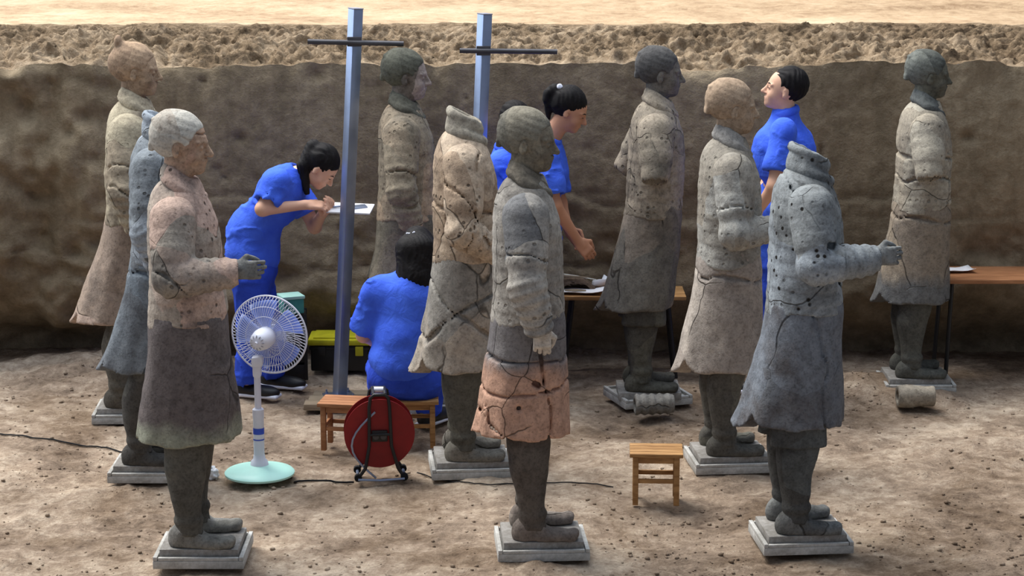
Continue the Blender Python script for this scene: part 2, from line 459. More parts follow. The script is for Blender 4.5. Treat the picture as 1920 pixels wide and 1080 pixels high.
M['frame'] = soil('dusty_frame', srgb(140, 138, 132), srgb(176, 174, 168), srgb(205, 204, 200), 3.0, .2)
M['eye'] = plain('eye', srgb(40, 28, 24), .3)
M['lint'] = plain('white_string', srgb(215, 212, 200), .8)
M['canvas'] = plain('dusty_canvas', srgb(168, 164, 152), .9, 0, .1, .15, 14, .5)
# ------------------------------------------------------------------ the pit: ground, rammed earth wall, ledge
WY = 12.05
def grid_mesh(P):
    n, m = P.shape[:2]; I = np.arange(n * m).reshape(n, m)
    Q = np.stack([I[:-1, :-1], I[1:, :-1], I[1:, 1:], I[:-1, 1:]], -1).reshape(-1, 4)
    return P.reshape(-1, 3), Q
def floor_h(x, y):
    z = np.zeros_like(x)
    h = .022 * fbm(x, y, z, 1.1, 3, 0) + .010 * fbm(x, y, z, 7, 3, 1, .6) + .004 * noise3(x, y, z, 34, 2)
    h = h + .010 * np.maximum(fbm(x, y, z, 11, 3, 1, .7), 0) * np.clip(noise3(x, y, z, 1.3, 0) * 2 + .6, 0, 1.5)
    for (mx, my, r, a) in [(2.05, 11.45, .30, .07), (1.65, 11.55, .25, .05), (-2.5, 11.9, .5, .08), (-2.3, 8.5, .3, .015)]:
        h = h + a * np.exp(-((x - mx) ** 2 + (y - my) ** 2) / r ** 2) * (1 + .4 * noise3(x, y, z, 12, 2))
    return h - .012
gx, gy = np.meshgrid(np.arange(-5.6, 5.6, .02), np.concatenate([np.arange(5.0, 7.6, .06), np.arange(7.6, 13.0, .02)]), indexing='ij')
P, Q = grid_mesh(np.stack([gx, gy, floor_h(gx, gy)], -1).astype(np.float32))
o = link('floor', np_mesh('floor', P, Q), M['floor']); tag(o, kind='structure')
# wall: profile along s (height), displaced towards the viewer
ZT = at(960, 118, WY).z; ZL = at(960, 52, WY + .80).z
xs = np.arange(-5.6, 5.6, .02); zs = np.arange(-.06, ZT + .001, .02)
X, Z = np.meshgrid(xs, zs, indexing='ij'); O = np.zeros_like(X)
y = WY + .0 * X
y -= .018 * fbm(X, O, Z, 1.3, 4, 0, .55)
lowm = 1 / (1 + np.exp((Z - .85 - .25 * noise3(X, O, O, 1.1, 2)) / .06))
y -= lowm * (.04 * noise3(X, O, Z * 2.2, 2.6, 1) - .02)
y += lowm * .045 * np.maximum(fbm(X, O, Z * 1.3, 4.2, 3, 2), 0) * 1.4
leftm = 1 / (1 + np.exp((X + 2.25) / .08))
y -= leftm * .10 * fbm(X, O, Z, 3.2, 3, 2, .6)
y += .38 * np.exp(-(Z / .24) ** 2)                     # undercut at the foot of the wall
y -= .05 * np.exp(-((Z - .42) / .10) ** 2) * (.5 + .5 * noise3(X, O, O, 1.5, 1))
for sdd in range(5):                                    # broken, wandering seams
    zc = .50 + .13 * sdd; s = Z - zc - .16 * noise3(X, O, O + sdd * 3.3, 1.2, sdd) - .03 * noise3(X, O, O, 7, sdd)
    am = np.clip(noise3(X, O, O + sdd * 5.1, 1.7, sdd + 1) * 2.5 - .3, 0, 1)
    y += .02 * np.exp(-(s / .013) ** 2) * am - .010 * am * np.exp(-((s + .05) / .05) ** 2)
for k in range(60):                                     # pick marks and holes
    r = random.Random(k); cx = r.uniform(-3.2, 3.2); cz = r.uniform(.5, ZT - .05); a = r.uniform(.012, .035)
    y += r.uniform(.01, .035) * np.exp(-((X - cx) / (a * 1.5)) ** 2 - ((Z - cz) / a) ** 2)
for (x0, z0, x1, z1) in [(.98, .52, .85, 1.35), (1.95, .5, 1.75, 1.3), (-.62, .9, -.66, 1.5), (-1.9, .6, -1.85, 1.4)]:   # upright cracks
    t = np.clip((Z - z0) / (z1 - z0), 0, 1); xc = x0 + (x1 - x0) * t + .03 * noise3(Z, O, O, 9, 1)
    y += .03 * np.exp(-((X - xc) / .010) ** 2) * ((Z > z0) & (Z < z1))
y -= .006 * noise3(X, O, Z, 22, 1) + .004 * noise3(X, O, Z, 40, 2)
edge = noise3(X, O, O, 2.4, 2) + .6 * noise3(X, O, O, 7, 0) + .5 * noise3(X, O, O, 17, 1)
topw = np.clip((Z - ZT + .16) / .16, 0, 1) ** 2
Z = Z + topw * .036 * edge; y += topw * (.02 - .03 * edge)
P, Q = grid_mesh(np.stack([X, y, Z], -1).astype(np.float32))
o = link('wall_back', np_mesh('wall_back', P, Q[:, ::-1]), M['wall']); tag(o, kind='structure')
yt = y[:, -1]; zt0 = Z[:, -1]
# crumbling lip: from the wall edge back and up to the ledge
def ledge_z(X, Y):
    O = np.zeros_like(X); z = ZL + .012 * fbm(X, Y * 1.5, O, 2.2, 3, 2) + .006 * fbm(X, Y, O, 9, 3, 1) + .02 * np.clip(Y - WY - 1, 0, 9) - .01
    for yy, am in [(14.3, .025), (15.7, .03)]: z -= am * np.exp(-((Y - yy - .08 * noise3(X, O, O, .9, 1)) / .03) ** 2) * (X > .7)
    return z
T = np.linspace(0, 1, 90) ** .9; X, TT = np.meshgrid(np.arange(-5.6, 5.6, .015), T, indexing='ij'); O = np.zeros_like(X)
lum = fbm(X, TT * 1.2, O, 5.5, 3, 1, .6) * .8 + .55 * fbm(X * .8 + TT * .6, TT * .8 - X * .6, O + 3.3, 24, 3, 0, .75) - .35 * np.abs(fbm(X, TT * 1.1, O, 12, 2, 2, .7))
env = np.clip(TT / .06, 0, 1) * np.clip((1.0 - TT) / .35, 0, 1) ** .7
y0 = np.interp(X[:, 0], xs, yt); z0_ = np.interp(X[:, 0], xs, zt0)
Y2 = y0[:, None] + TT * 1.05 - .03 * lum * env
sm = np.clip((TT - .45) / .5, 0, 1); sm = sm * sm * (3 - 2 * sm)
Z2 = (z0_[:, None] + (ZL - z0_[:, None]) * np.clip(TT / .8, 0, 1) ** .8 + .045 * lum * env) * (1 - sm) + (ledge_z(X, Y2) + .008 + .03 * lum * env) * sm
P, Q = grid_mesh(np.stack([X, Y2, Z2], -1).astype(np.float32))
o = link('trim_1', np_mesh('trim_1', P, Q), M['crumb']); tag(o, kind='structure')
X, YY = np.meshgrid(np.arange(-9, 9, .06), np.arange(WY + .98, 24, .06), indexing='ij')
P, Q = grid_mesh(np.stack([X, YY, ledge_z(X, YY)], -1).astype(np.float32))
o = link('floor_2', np_mesh('floor_2', P, Q), M['ledge']); tag(o, kind='structure')
# ------------------------------------------------------------------ heads, hands
def head_prims(F, c, R, s=1.0, style='clay', k=.014):
    """c: chin level centre of the neck; R: columns forward, left, up"""
    c = Vector(c)
    T = lambda x, y, z: c + R @ Vector((x * s, y * s, z * s))
    E = lambda p, r, k_=k: F.add(ell(T(*p), [q * s for q in r], R), k_ * s)
    CN = lambda a, b, ra, rb, k_=k: F.add(cone(T(*a), T(*b), ra * s, rb * s), k_ * s)
    E((-.018, 0, .158), (.106, .082, .098), 0)
    E((.035, 0, .118), (.070, .068, .098), .03)
    E((.036, 0, .048), (.058, .052, .046), .03)
    E((.076, 0, .022), (.022, .024, .020), .025)
    for sg in (-1, 1):
        E((.058, .042 * sg, .078), (.030, .024, .030), .02)           # cheek
        F.cut(ell(T(.104, .034 * sg, .118), [.022 * s, .024 * s, .014 * s], R), .014 * s)
        CN((.098, .012 * sg, .136), (.082, .058 * sg, .138), .008, .006, .012)
        E((.086, .033 * sg, .117), (.014, .017, .0105), .002)
        CN((.097, .016 * sg, .124), (.086, .050 * sg, .122), .004, .003, .004)
        F.add(ell(T(-.006, .080 * sg, .108), [.020 * s, .010 * s, .034 * s], R @ rotm(sg * .45)), .004 * s)
        F.cut(ell(T(.004, .092 * sg, .112), [.010 * s, .008 * s, .018 * s], R), .004 * s)
    CN((.100, 0, .128), (.124, 0, .086), .008, .0125, .012)
    for sg in (-1, 1): E((.108, .011 * sg, .082), (.011, .009, .008), .006)
    CN((.094, -.020, .056), (.094, .020, .056), .0075, .0075, .008)
    CN((.102, -.006, .057), (.102, .006, .057), .0075, .0075, .008)
    CN((.094, -.016, .044), (.094, .016, .044), .008, .008, .008)
    F.cut(cone(T(.112, -.03, .050), T(.112, .03, .050), .004 * s, .004 * s), .004 * s)
    if style == 'clay':
        for sg in (-1, 1): CN((.106, .004 * sg, .066), (.088, .034 * sg, .060), .005, .003, .004)
    return T, E, CN
def hand_prims(F, wr, fwd, pn, thumb, L=.18, curl=.6, k=.008, spread=.0, n_f=4, wr_r=.026):
    wr = Vector(wr); f = Vector(fwd).normalized(); pn = (Vector(pn) - f * Vector(pn).dot(f)).normalized()
    th = Vector(thumb); lat = f.cross(pn); lat = lat if lat.dot(th) > 0 else -lat
    s = L / .18
    R = Matrix((f, lat, pn)).transposed()
    F.add(rbox(wr + f * .052 * s, (.046 * s, .039 * s, .0145 * s), .013 * s, R), k)
    F.add(cone(wr - f * .01, wr + f * .03 * s, wr_r * s, .022 * s), .02)
    Ls = (.074, .084, .078, .060)
    for i in range(n_f):
        p = wr + f * (.092 - .004 * abs(i - 1)) * s + lat * (.030 - .0205 * i) * s; a = 0.12; l = Ls[i] * s; r = .0092 * s
        ci = curl * (1 + .10 * (i - 1)); dl = lat * (.12 - .08 * i) * spread
        q0 = p - f * .02 * s
        for j, (fr, da) in enumerate(((.45, .55), (.30, 1.0), (.25, .8))):
            a += da * ci; d = (f * cos(a) + pn * sin(a) + dl).normalized(); q = p + d * l * fr
            F.add(cone(q0 if j == 0 else p, q if j else p, r, r), .003)
            F.add(cone(p, q, r, r * .93), .002); p = q; r *= .93
    t0 = wr + f * .022 * s + lat * .024 * s; t1 = wr + f * .055 * s + lat * .056 * s + pn * .012 * s
    t2 = t1 + (f * .9 - lat * .15 * (1 + curl) + pn * .5 * curl).normalized() * .030 * s
    t3 = t2 + (f * .8 - lat * .5 * curl + pn * .6 * curl).normalized() * .024 * s
    F.add(cone(t0, t1, .015 * s, .012 * s), .010); F.add(cone(t1, t2, .0115 * s, .0105 * s), .003); F.add(cone(t2, t3, .0105 * s, .009 * s), .002)
# ------------------------------------------------------------------ terracotta warrior; local frame: faces +x, right side towards -y, z = 0 at the top of its plinth
FR = []
def plates(z, phi, x, y, amp=.005, row=.062, col=.34, z0=.0):
    u = (z - z0) / row; fr = u - np.floor(u)
    g = np.exp(-((fr - .5) / .5) ** 2) * 0
    step = (fr - .5) * amp * 1.4
    cr = phi / col + .5 * (np.floor(u) % 2); cf = np.abs(cr - np.round(cr)) * col * .16
    return (step + amp * .9 * np.exp(-(cf / .004) ** 2) - amp * .3) * .42
def warrior(name, label, group, px, pf, ptop, mats, head=None, yaw=0.0, arms=('down', 'down'), tail=.0, hem=.44, lean=0.0, q=1.0, seed=0,
            headyaw=0.0, under=False, cracks=(), flap=True, tray=None, plinth=(.42, .40), waist=1.0, tr_kind=0, hemw=.215, stance=.10, trayrot=0.0, bellw=.155, fx=0.0, hx=0.0, holes=(), tray_pos=None):
    q *= 1.16
    zp = .078
    g = ground(px, pf, zp)
    zt = at(px, ptop, g.y).z - zp
    s = zt / (1.855 if head else 1.635)
    root = empty(name, (g.x, g.y, .036), yaw); tag(root, label, 'statue', group)
    up = (0, 0, .042)
    def put(nm, F, m):
        me = F.mesh(nm); o = link(nm, me, mats[m] if isinstance(m, str) else m, root, up); o.scale = (s, s, s); return o
    L = lambda z: lean * np.clip(z, 0, 2)
    N = lambda a, sc, sd=0: (lambda x, y, z: a * fbm(x, y, z, sc, 3, seed + sd))
    # --- robe skirt
    zh = hem; rs = random.Random(seed)
    ph0 = rs.uniform(0, 6)
    def rf(phi, z):
        t = np.clip((waist - z) / (waist - zh), 0, 1.3)
        r = 1 + .030 * t * np.sin(5 * phi + ph0) + .018 * t * np.sin(11 * phi + 2 * ph0) + .02 * t * np.sin(3 * phi - ph0 + 3 * z)
        dp = np.abs(np.angle(np.exp(1j * (phi - 2.85)))); r = r + tail * 2.2 * np.clip(t, 0, 2) ** 2.2 * np.exp(-(dp / .42) ** 2)
        dp = np.abs(np.angle(np.exp(1j * (phi + 2.7)))); r = r + tail * 1.5 * np.clip(t, 0, 2) ** 2.2 * np.exp(-(dp / .30) ** 2)
        if flap:
            e = phi + .75 + .25 * t; r = r + .045 * (1 / (1 + np.exp(-e * 40))) * np.exp(-np.maximum(e, 0) * 2.2) * np.clip(t * 3, 0, 1)
        return r.astype(np.float32)
    def zb(phi, z):
        dp = np.abs(np.angle(np.exp(1j * (phi - 2.9)))); h = zh - .055 * np.clip(tail * 6, 0, 1.2) * np.exp(-(dp / .35) ** 2)
        dp2 = np.abs(np.angle(np.exp(1j * (phi + 2.75)))); h = h + tail * .30 * np.exp(-(dp2 / .16) ** 2)
        return h + .006 * np.sin(5 * phi + ph0)
    lx = lean
    tab = [(zh - .09, hx * 1.15, 0, hemw + .012, .222), (zh, hx + lx * zh, 0, hemw, .215), (.62, .003 + hx * .62 + lx * .62, 0, (hemw * .62 + bellw * .42), .20), (.80, .008 + hx * .25 + lx * .8, 0, bellw * 1.06 + .008, .19), (waist, .012 + lx * waist, 0, bellw, .182), (waist + .08, .012 + lx * 1.05, 0, bellw - .022, .165)]
    lf = loft(tab, 2.3, rf, zb)
    F = field_of([lf], .0085 * q)
    F.add(lf, 0, N(.004, 9)); F.add(cone((lx, 0, .1), (lx, 0, .12), .01, .01)) if False else None
    inn = loft([(zh - .2, hx + lx * zh, 0, hemw - .035, .185), (zh + .06, hx + lx * zh, 0, hemw - .045, .175), (zh + .20, .003 + hx * .6, 0, .10, .12)], 2.2)
    F.cut(inn, .01)
    for c in holes:
        if c[0] == 'skirt': F.cut(rbox(c[1], c[2], .004, rotm(0, c[3], 0)), .003)
    for c in cracks:
        if c[0] == 'skirt': F.crack(*c[1:])
    put('robe_skirt', F, 'skirt')
    if under:                                   # wide trouser hems showing below the robe
        F = Field((lx - .2, -.24, zh - .12), (lx + .2, .24, zh + .1), .0085 * q)
        for sg in (-1, 1):
            F.add(loft([(zh - .085, lx * .4 - .01, sg * stance, .125, .092), (zh + .05, lx * .4 - .005, sg * stance, .11, .09)], 2.4, lambda phi, z: (1 + .05 * np.sin(6 * phi + sg)).astype(np.float32)), .01)
        put('trouser_hem', F, 'leg')
    # --- armour torso
    tab = [(waist - .045, .012, 0, bellw + .009, .191), (waist + .05, .012, 0, bellw + .002, .186), (1.12, .010, 0, .150, .185), (1.28, .006, 0, .147, .192), (1.38, -.002, 0, .138, .195),
           (1.45, -.010, 0, .122, .172), (1.50, -.012, 0, .104, .135), (1.53, -.008, 0, .090, .10), (1.555, .000, 0, .070, .072)]
    tab = [(a, b + lx * a, c, d, e) for a, b, c, d, e in tab]
    tf = loft(tab, 2.25, lambda phi, z: (1 + .012 * np.sin(4 * phi + ph0)).astype(np.float32), lambda phi, z: waist - .045 + .012 * np.sin(3 * phi + ph0) + .018 * np.cos(phi))
    F = field_of([tf], .0075 * q)
    F.add(tf, 0, lambda x, y, z: plates(z, np.arctan2(y, x - lx * z), x, y) * np.clip((1.50 - z) * 20, 0, 1) + .0035 * fbm(x, y, z, 11, 3, seed + 1))
    if not head:                                # open neck
        F.cut(cone((.02 + lx * 1.6, 0, 1.70), (.0 + lx * 1.5, 0, 1.44), .055, .045), .01)
    for c in cracks:
        if c[0] == 'torso': F.crack(*c[1:])
    put('armour', F, 'torso')
    # --- collar
    Rt = rotm(0, .56 if head else .46, 0); cx = lx * 1.55
    F = Field((cx - .17, -.17, 1.43), (cx + .17, .17, 1.69), .006 * q)
    if head:
        wrap = lambda x, y, z: .0018 * np.sin(9 * np.arctan2(y, x - cx) + 150 * z)
        F.add(torus((cx + .000, 0, 1.572), .062, .020, Rt, 1.0, .019), .002, wrap)
        F.add(torus((cx + .004, 0, 1.548), .073, .024, Rt, 1.02, .021), .002, wrap)
        F.add(torus((cx + .010, 0, 1.520), .084, .027, Rt, 1.08, .024), .003, wrap)
    else:
        F.add(torus((cx + .000, 0, 1.604), .078, .014, Rt, 1.0, .020), .004)
        F.add(torus((cx + .004, 0, 1.570), .074, .018, Rt, 1.02, .036), .008)
        F.add(torus((cx + .010, 0, 1.525), .082, .024, Rt, 1.1, .030), .012)
        F.cut(cone((cx + .03, 0, 1.70), (cx, 0, 1.44), .054, .05), .008)
    F.warp(N(.003, 20, 2))
    put('collar', F, 'collar' if 'collar' in mats else 'torso')
    # --- arms
    for sg, pose in ((-1, arms[0]), (1, arms[1])):
        sh = Vector((-.012 + lx * 1.4, sg * .178, 1.405))
        if isinstance(pose, str):
            el, wrs, hd = {'down': ((-.01, .262, 1.13), (.035, .245, .965), None), 'downhand': ((-.01, .262, 1.13), (.035, .25, .97), (.05, .24, .96)),
                       'fwd': ((-.005, .262, 1.185), (.215, .235, 1.20), (.25, .235, 1.222)), 'fwdstump': ((-.01, .262, 1.13), (.16, .215, 1.14), None),
                       'stub': ((-.005, .262, 1.19), None, None), 'bent': ((-.02, .265, 1.12), (.13, .20, 1.02), None)}[pose]
        else: el, wrs, hd = pose
        el = Vector((el[0] + lx * 1.1, sg * el[1], el[2]))
        a = [sh]; P_ = [cone(sh, el, .100, .072)]
        if wrs is not None:
            wv = Vector((wrs[0] + lx * 1.1, sg * wrs[1], wrs[2])); P_.append(cone(el, wv, .082, .062))
        F = field_of(P_, .0068 * q, .03)
        pe = sh.lerp(el, .62)
        ax = (el - sh).normalized()
        F.add(cone(sh + Vector((0, -sg * .02, .0)), pe, .098, .088), 0, lambda x, y, z: plates((x - sh.x) * ax.x + (y - sh.y) * ax.y + (z - sh.z) * ax.z, np.arctan2(x - sh.x, (y - sh.y) * sg), x, y, .004, .055, .5) + .003 * fbm(x, y, z, 12, 2, seed))
        # flat lower edge of the shoulder guard
        F.cut(cone(pe + ax * .105, pe + ax * .115, .07, .07), .0)
        F.add(cone(sh, el, .082, .076), .004, lambda x, y, z: .004 * fbm(x, y, z, 10, 2, seed + 3))
        if wrs is None:
            F.cut(cone(el + ax * .02, el + ax * .16, .060, .075), .004)
        if wrs is not None:
            d2 = (wv - el).normalized()
            rip = lambda x, y, z: .0034 * np.sin(((x - el.x) * d2.x + (y - el.y) * d2.y + (z - el.z) * d2.z) * 150 + 8 * (z - x * .6) + 3 * noise3(x, y, z, 8, seed)) + .003 * noise3(x, y, z, 14, seed)
            F.add(cone(el, wv, .084, .064), .012, rip)
            F.cut(ell(wv + d2 * .058, (.05, .05, .05)), .006)
        for c in holes:
            if c[0] == 'arm' and sg < 0: F.cut(rbox(c[1], c[2], .004, rotm(0, c[3], 0)), .004)
        for c in cracks:
            if c[0] == 'arm' and c[1] == sg: F.crack(*c[2:])
        put('arm', F, 'arm' if 'arm' in mats else 'torso')
        if hd is not None:
            hp = Vector((hd[0] + lx * 1.1, sg * hd[1], hd[2])); dd = (hp - wv).normalized()
            F = Field(hp - Vector((.13, .13, .16)), hp + Vector((.22, .13, .13)), .0045 * max(q, 1))
            F.add(cone(wv, hp, .036, .032), .01)
            if pose == 'fwd': hand_prims(F, hp - dd * .015, (1, 0, 0.02), (-.1, -sg, -.15), (0, 0, 1), 0.175, .85, wr_r=.030)
            else: hand_prims(F, hp, (.05, 0, -1), (0, -sg, 0), (1, 0, 0), .17, .75)
            put('hand', F, 'hand' if 'hand' in mats else 'leg')
    # --- legs and shoes
    for sg in (-1, 1):
        yl = sg * stance; top = zh + (.16 if not under else .1)
        lt = loft([(.05, fx, yl, .060, .055), (.11, fx - .002, yl, .054, .052), (.20, fx - .006, yl, .064, .060), (.32, fx * .8 - .006, yl, .084, .074), (zh - .02, fx * .5 + lx * .4, yl, .092, .082), (top, .0 + lx * .5, yl * .95, .098, .088)], 2.1)
        lt.hi = lt.hi
        F = field_of([lt], .007 * q); F.add(lt, 0, N(.004, 12, 4))
        F.add(torus((fx, yl, .115), .054, .009, None, .95, .02), .006)
        put('leg', F, 'leg')
        R = rotm(sg * .10)
        b = Vector((fx, yl, 0)); T = lambda x, y, z: b + R @ Vector((x, y, z))
        F = Field(b - Vector((.12, .10, .02)), b + Vector((.24, .10, .13)), .0055 * q)
        F.add(ell(T(.06, 0, .018), (.135, .050, .035), R), 0)
        F.add(rbox(T(.135, 0, .018), (.055, .043, .016), .015, R), .02)
        F.add(ell(T(-.035, 0, .035), (.055, .046, .060), R), .02)
        F.add(cone(T(-.01, 0, .06), T(.03, 0, .05), .052, .040), .02)
        F.add(ell(T(.175, 0, .034), (.022, .036, .014), R), .015)
        F.cut(rbox((b.x, b.y, -.05), (.4, .3, .05), .001))
        F.cut(ell(T(.075, 0, .072), (.050, .030, .020), R), .012)
        F.warp(N(.002, 25, 5))
        put('shoe', F, 'shoe' if 'shoe' in mats else 'leg')
    # --- head
    if head:
        R = rotm(headyaw, .04, 0); hc = Vector((cx + .004, 0, 1.575))
        F = Field(hc - Vector((.15, .15, .09)), hc + Vector((.16, .15, .28)), .0045 * max(q, 1))
        F.add(cone(hc + Vector((-.02, 0, -.08)), hc + Vector((-.012, 0, .06)), .060, .058), 0)
        head_prims(F, hc, R, .985, 'clay')
        F.warp(N(.0015, 30, 6))
        for c in cracks:
            if c[0] == 'head': F.crack(*c[1:])
        hm = mats.get('head', mats['torso'])
        put('head', F, hm)
        T = lambda x, y, z: hc + R @ Vector((x, y, z))
        F = Field(hc - Vector((.17, .15, .0)), hc + Vector((.12, .15, .36)), .0048 * max(q, 1))
        groove = lambda x, y, z: .0009 * np.sin(230 * (z * .9 + (x - hc.x) * .35))
        F.add(ell(T(-.020, 0, .158), (.1155, .0895, .1060), R), 0, groove)
        F.cut(rbox(T(.120, 0, .105), (.068, .12, .078), .03, R @ rotm(0, .24, 0)), .003)
        F.cut(rbox(T(.02, 0, .02), (.2, .2, .055), .02, R @ rotm(0, -.16, 0)), .008)
        for sg in (-1, 1): F.cut(ell(T(.008, .094 * sg, .108), (.032, .030, .036), R), .004)
        if head == 'plait':
            F.add(ell(T(-.050, 0, .172), (.078, .074, .088), R), .02)
            F.add(rbox(T(-.117, 0, .160), (.013, .030, .070), .008, R @ rotm(0, .12, 0)), .002, lambda x, y, z: .0012 * np.sin(240 * z))
            F.add(rbox(T(-.086, 0, .240), (.030, .026, .009), .008, R @ rotm(0, -.62, 0)), .003)
        if head == 'topknot':
            F.add(ell(T(-.088, -.012, .262), (.020, .030, .034), R), .006); F.add(ell(T(-.06, 0, .21), (.05, .05, .055), R), .012)
            F.add(ell(T(-.112, 0, .150), (.025, .04, .05), R), .02)
        put('hair', F, mats.get('hair', hm))
    # --- plinth
    b = MB(); b.box((.045 + fx, 0, -.021), (plinth[0], plinth[1], .042), (0, 0, 0), .005); b.build('plinth', M['slab'], root).location = (0, 0, .042)
    # the frame or tray it stands in: a thing of its own
    if tray:
        tr = empty('base_frame', (g.x, g.y, 0), yaw + trayrot); FR.append((g.x + .045 + fx, g.y)); tag(tr, tray, 'base', 'frames under the warriors')
        a, c = plinth[0] + .05, plinth[1] + .05
        b = MB(); b.box((.045 + fx, 0, .0175), (a, c, .035), (0, 0, 0), .004); b.build('frame_board', M['frame'], tr)
        for sx in (-1, 1):
            b = MB(); b.box((.045 + fx + sx * (a / 2 - .010), 0, .0435), (.018, c, .017), (0, 0, 0), .003); b.build('rail', M['frame'], tr)
            b = MB(); b.box((.045 + fx, sx * (c / 2 - .010), .042), (a - .044, .018, .014), (0, 0, 0), .003); b.build('rail', M['frame'], tr)
    return root, s, g
# ------------------------------------------------------------------ clay palettes
S_ = srgb
def pal(nm, t, sk, lg, hd=None, **kw):
    d = dict(torso=clay(nm + '_torso', *t, seed=kw.get('seed', 0), mix=kw.get('tm', .5), pits=kw.get('pits', .8), cr=kw.get('cr', .5), cells=3.6),
             skirt=clay(nm + '_skirt', *sk, seed=kw.get('seed', 0) + 1, mix=kw.get('sm', .5), cells=kw.get('sc', 2.6), cr=kw.get('cr', .5), low=kw.get('low'), stain=kw.get('stain', .4)),
             leg=clay(nm + '_leg', *lg, seed=kw.get('seed', 0) + 2, mix=.5, cr=.2))
    if hd: d['head'] = clay(nm + '_head', *hd, seed=kw.get('seed', 0) + 3, mix=.5, cr=-.6, cells=4)
    for k in ('hair', 'collar', 'arm', 'hand', 'shoe'):
        if k in kw: d[k] = clay(nm + '_' + k, *kw[k], seed=kw.get('seed', 0) + 5, mix=.5, cr=-.6 if k in ('hair', 'collar') else kw.get('cr', .4), pits=.5 if k == 'arm' else 0)
    return d
GRN = (S_(98, 94, 84), S_(80, 78, 70), S_(60, 58, 54))
warrior('terracotta_warrior', 'front-left terracotta warrior with round head, pinkish chest, dark skirt and outstretched hand', 'terracotta warriors', 362, 1009, 198,
    pal('w1', (S_(176, 148, 132), S_(150, 138, 124), S_(92, 84, 80)), (S_(104, 98, 98), S_(92, 84, 82), S_(66, 62, 62)), (S_(92, 90, 82), S_(76, 74, 68), S_(54, 52, 50)),
        (S_(178, 142, 116), S_(166, 136, 110), S_(140, 106, 86)), hair=(S_(176, 172, 160), S_(160, 150, 136), S_(150, 124, 104)), hand=(S_(112, 112, 108), S_(92, 92, 90), S_(70, 70, 70)),
        arm=(S_(172, 146, 130), S_(138, 130, 118), S_(78, 74, 70)), shoe=(S_(136, 134, 128), S_(118, 116, 108), S_(90, 88, 84)), seed=1, low=(S_(128, 130, 112), .52, .16)),
    'plait', .0, ('fwd', 'down'), .04, .46, -.002, 1, 1, headyaw=-.10, tray='pale frame under the front-left warrior with the outstretched hand', plinth=(.33, .30),
    cracks=[('skirt', (.1, 0, 1), .985, .006), ('arm', -1, (.5, 0, .8), .98, .006), ('head', (.15, 0, 1), 1.735, .004, .01, 3, .015)])
TRAY = 'pale frame under the '
warrior('terracotta_warrior', 'front-middle terracotta warrior with stern dark head, arms hanging and a cracked orange skirt', 'terracotta warriors', 980, 997, 193,
    pal('w2', (S_(148, 142, 132), S_(122, 116, 108), S_(84, 80, 76)), (S_(122, 118, 116), S_(104, 100, 100), S_(88, 84, 84)), (S_(94, 88, 80), S_(78, 70, 64), S_(58, 54, 52)),
        (S_(128, 118, 98), S_(108, 98, 82), S_(78, 72, 64)), hair=(S_(124, 118, 102), S_(104, 100, 88), S_(78, 76, 70)), arm=(S_(150, 144, 134), S_(104, 104, 104), S_(78, 78, 80)),
        hand=(S_(190, 182, 170), S_(170, 160, 146), S_(120, 112, 104)), shoe=(S_(132, 122, 112), S_(110, 100, 92), S_(84, 78, 74)), collar=(S_(112, 104, 90), S_(92, 86, 76), S_(70, 66, 60)), seed=2, low=(S_(176, 134, 108), .74, .18), pits=.35, cr=.8, sc=4.5),
    'plait', .06, ('downhand', 'down'), .06, .46, .010, 1, 2, fx=.035, headyaw=-.30, tray=TRAY + 'front-middle warrior with the orange skirt', plinth=(.34, .29), hemw=.195, bellw=.150,
    holes=[('skirt', (.045, -.19, .70), (.020, .05, .012), .5), ('skirt', (-.03, -.2, .60), (.010, .05, .010), .3)], cracks=[('skirt', (.05, 0, 1), .79, .005, .02, 2, .02, 7), ('skirt', (-.1, 0, 1), .66, .005, .02, 3, .02, 7), ('skirt', (.7, .2, .55), .20, .007, .02, 4, .05, 9), ('skirt', (1, .1, .1), .12, .005, .02, 5, .04, 6), ('arm', -1, (.2, 0, 1), 1.23, .005)])
warrior('terracotta_warrior', 'front-right headless terracotta warrior, blue-grey, with hollow collar and right hand held out', 'terracotta warriors', 1482, 985, 275,
    pal('w3', (S_(136, 144, 150), S_(122, 126, 126), S_(78, 80, 80)), (S_(112, 120, 130), S_(96, 100, 106), S_(80, 76, 76)), (S_(80, 84, 84), S_(70, 70, 68), S_(54, 54, 54)),
        hand=(S_(128, 130, 128), S_(106, 108, 106), S_(80, 80, 80)), shoe=(S_(110, 112, 110), S_(92, 92, 90), S_(70, 70, 68)), seed=3, pits=1.0, cr=.7, stain=.7),
    None, .09, ('fwd', 'down'),   .13, .475, .020, 1, 3, under=True, tray=TRAY + 'front-right headless warrior', plinth=(.34, .29), hemw=.195, bellw=.150,
    holes=[('arm', (.07, -.30, 1.27), (.022, .06, .014), .3)], cracks=[('skirt', (.02, 0, 1), .985, .006), ('skirt', (1, .3, .1), .085, .005, .012, 3, .03), ('torso', (1, 0, .5), .62, .005)])
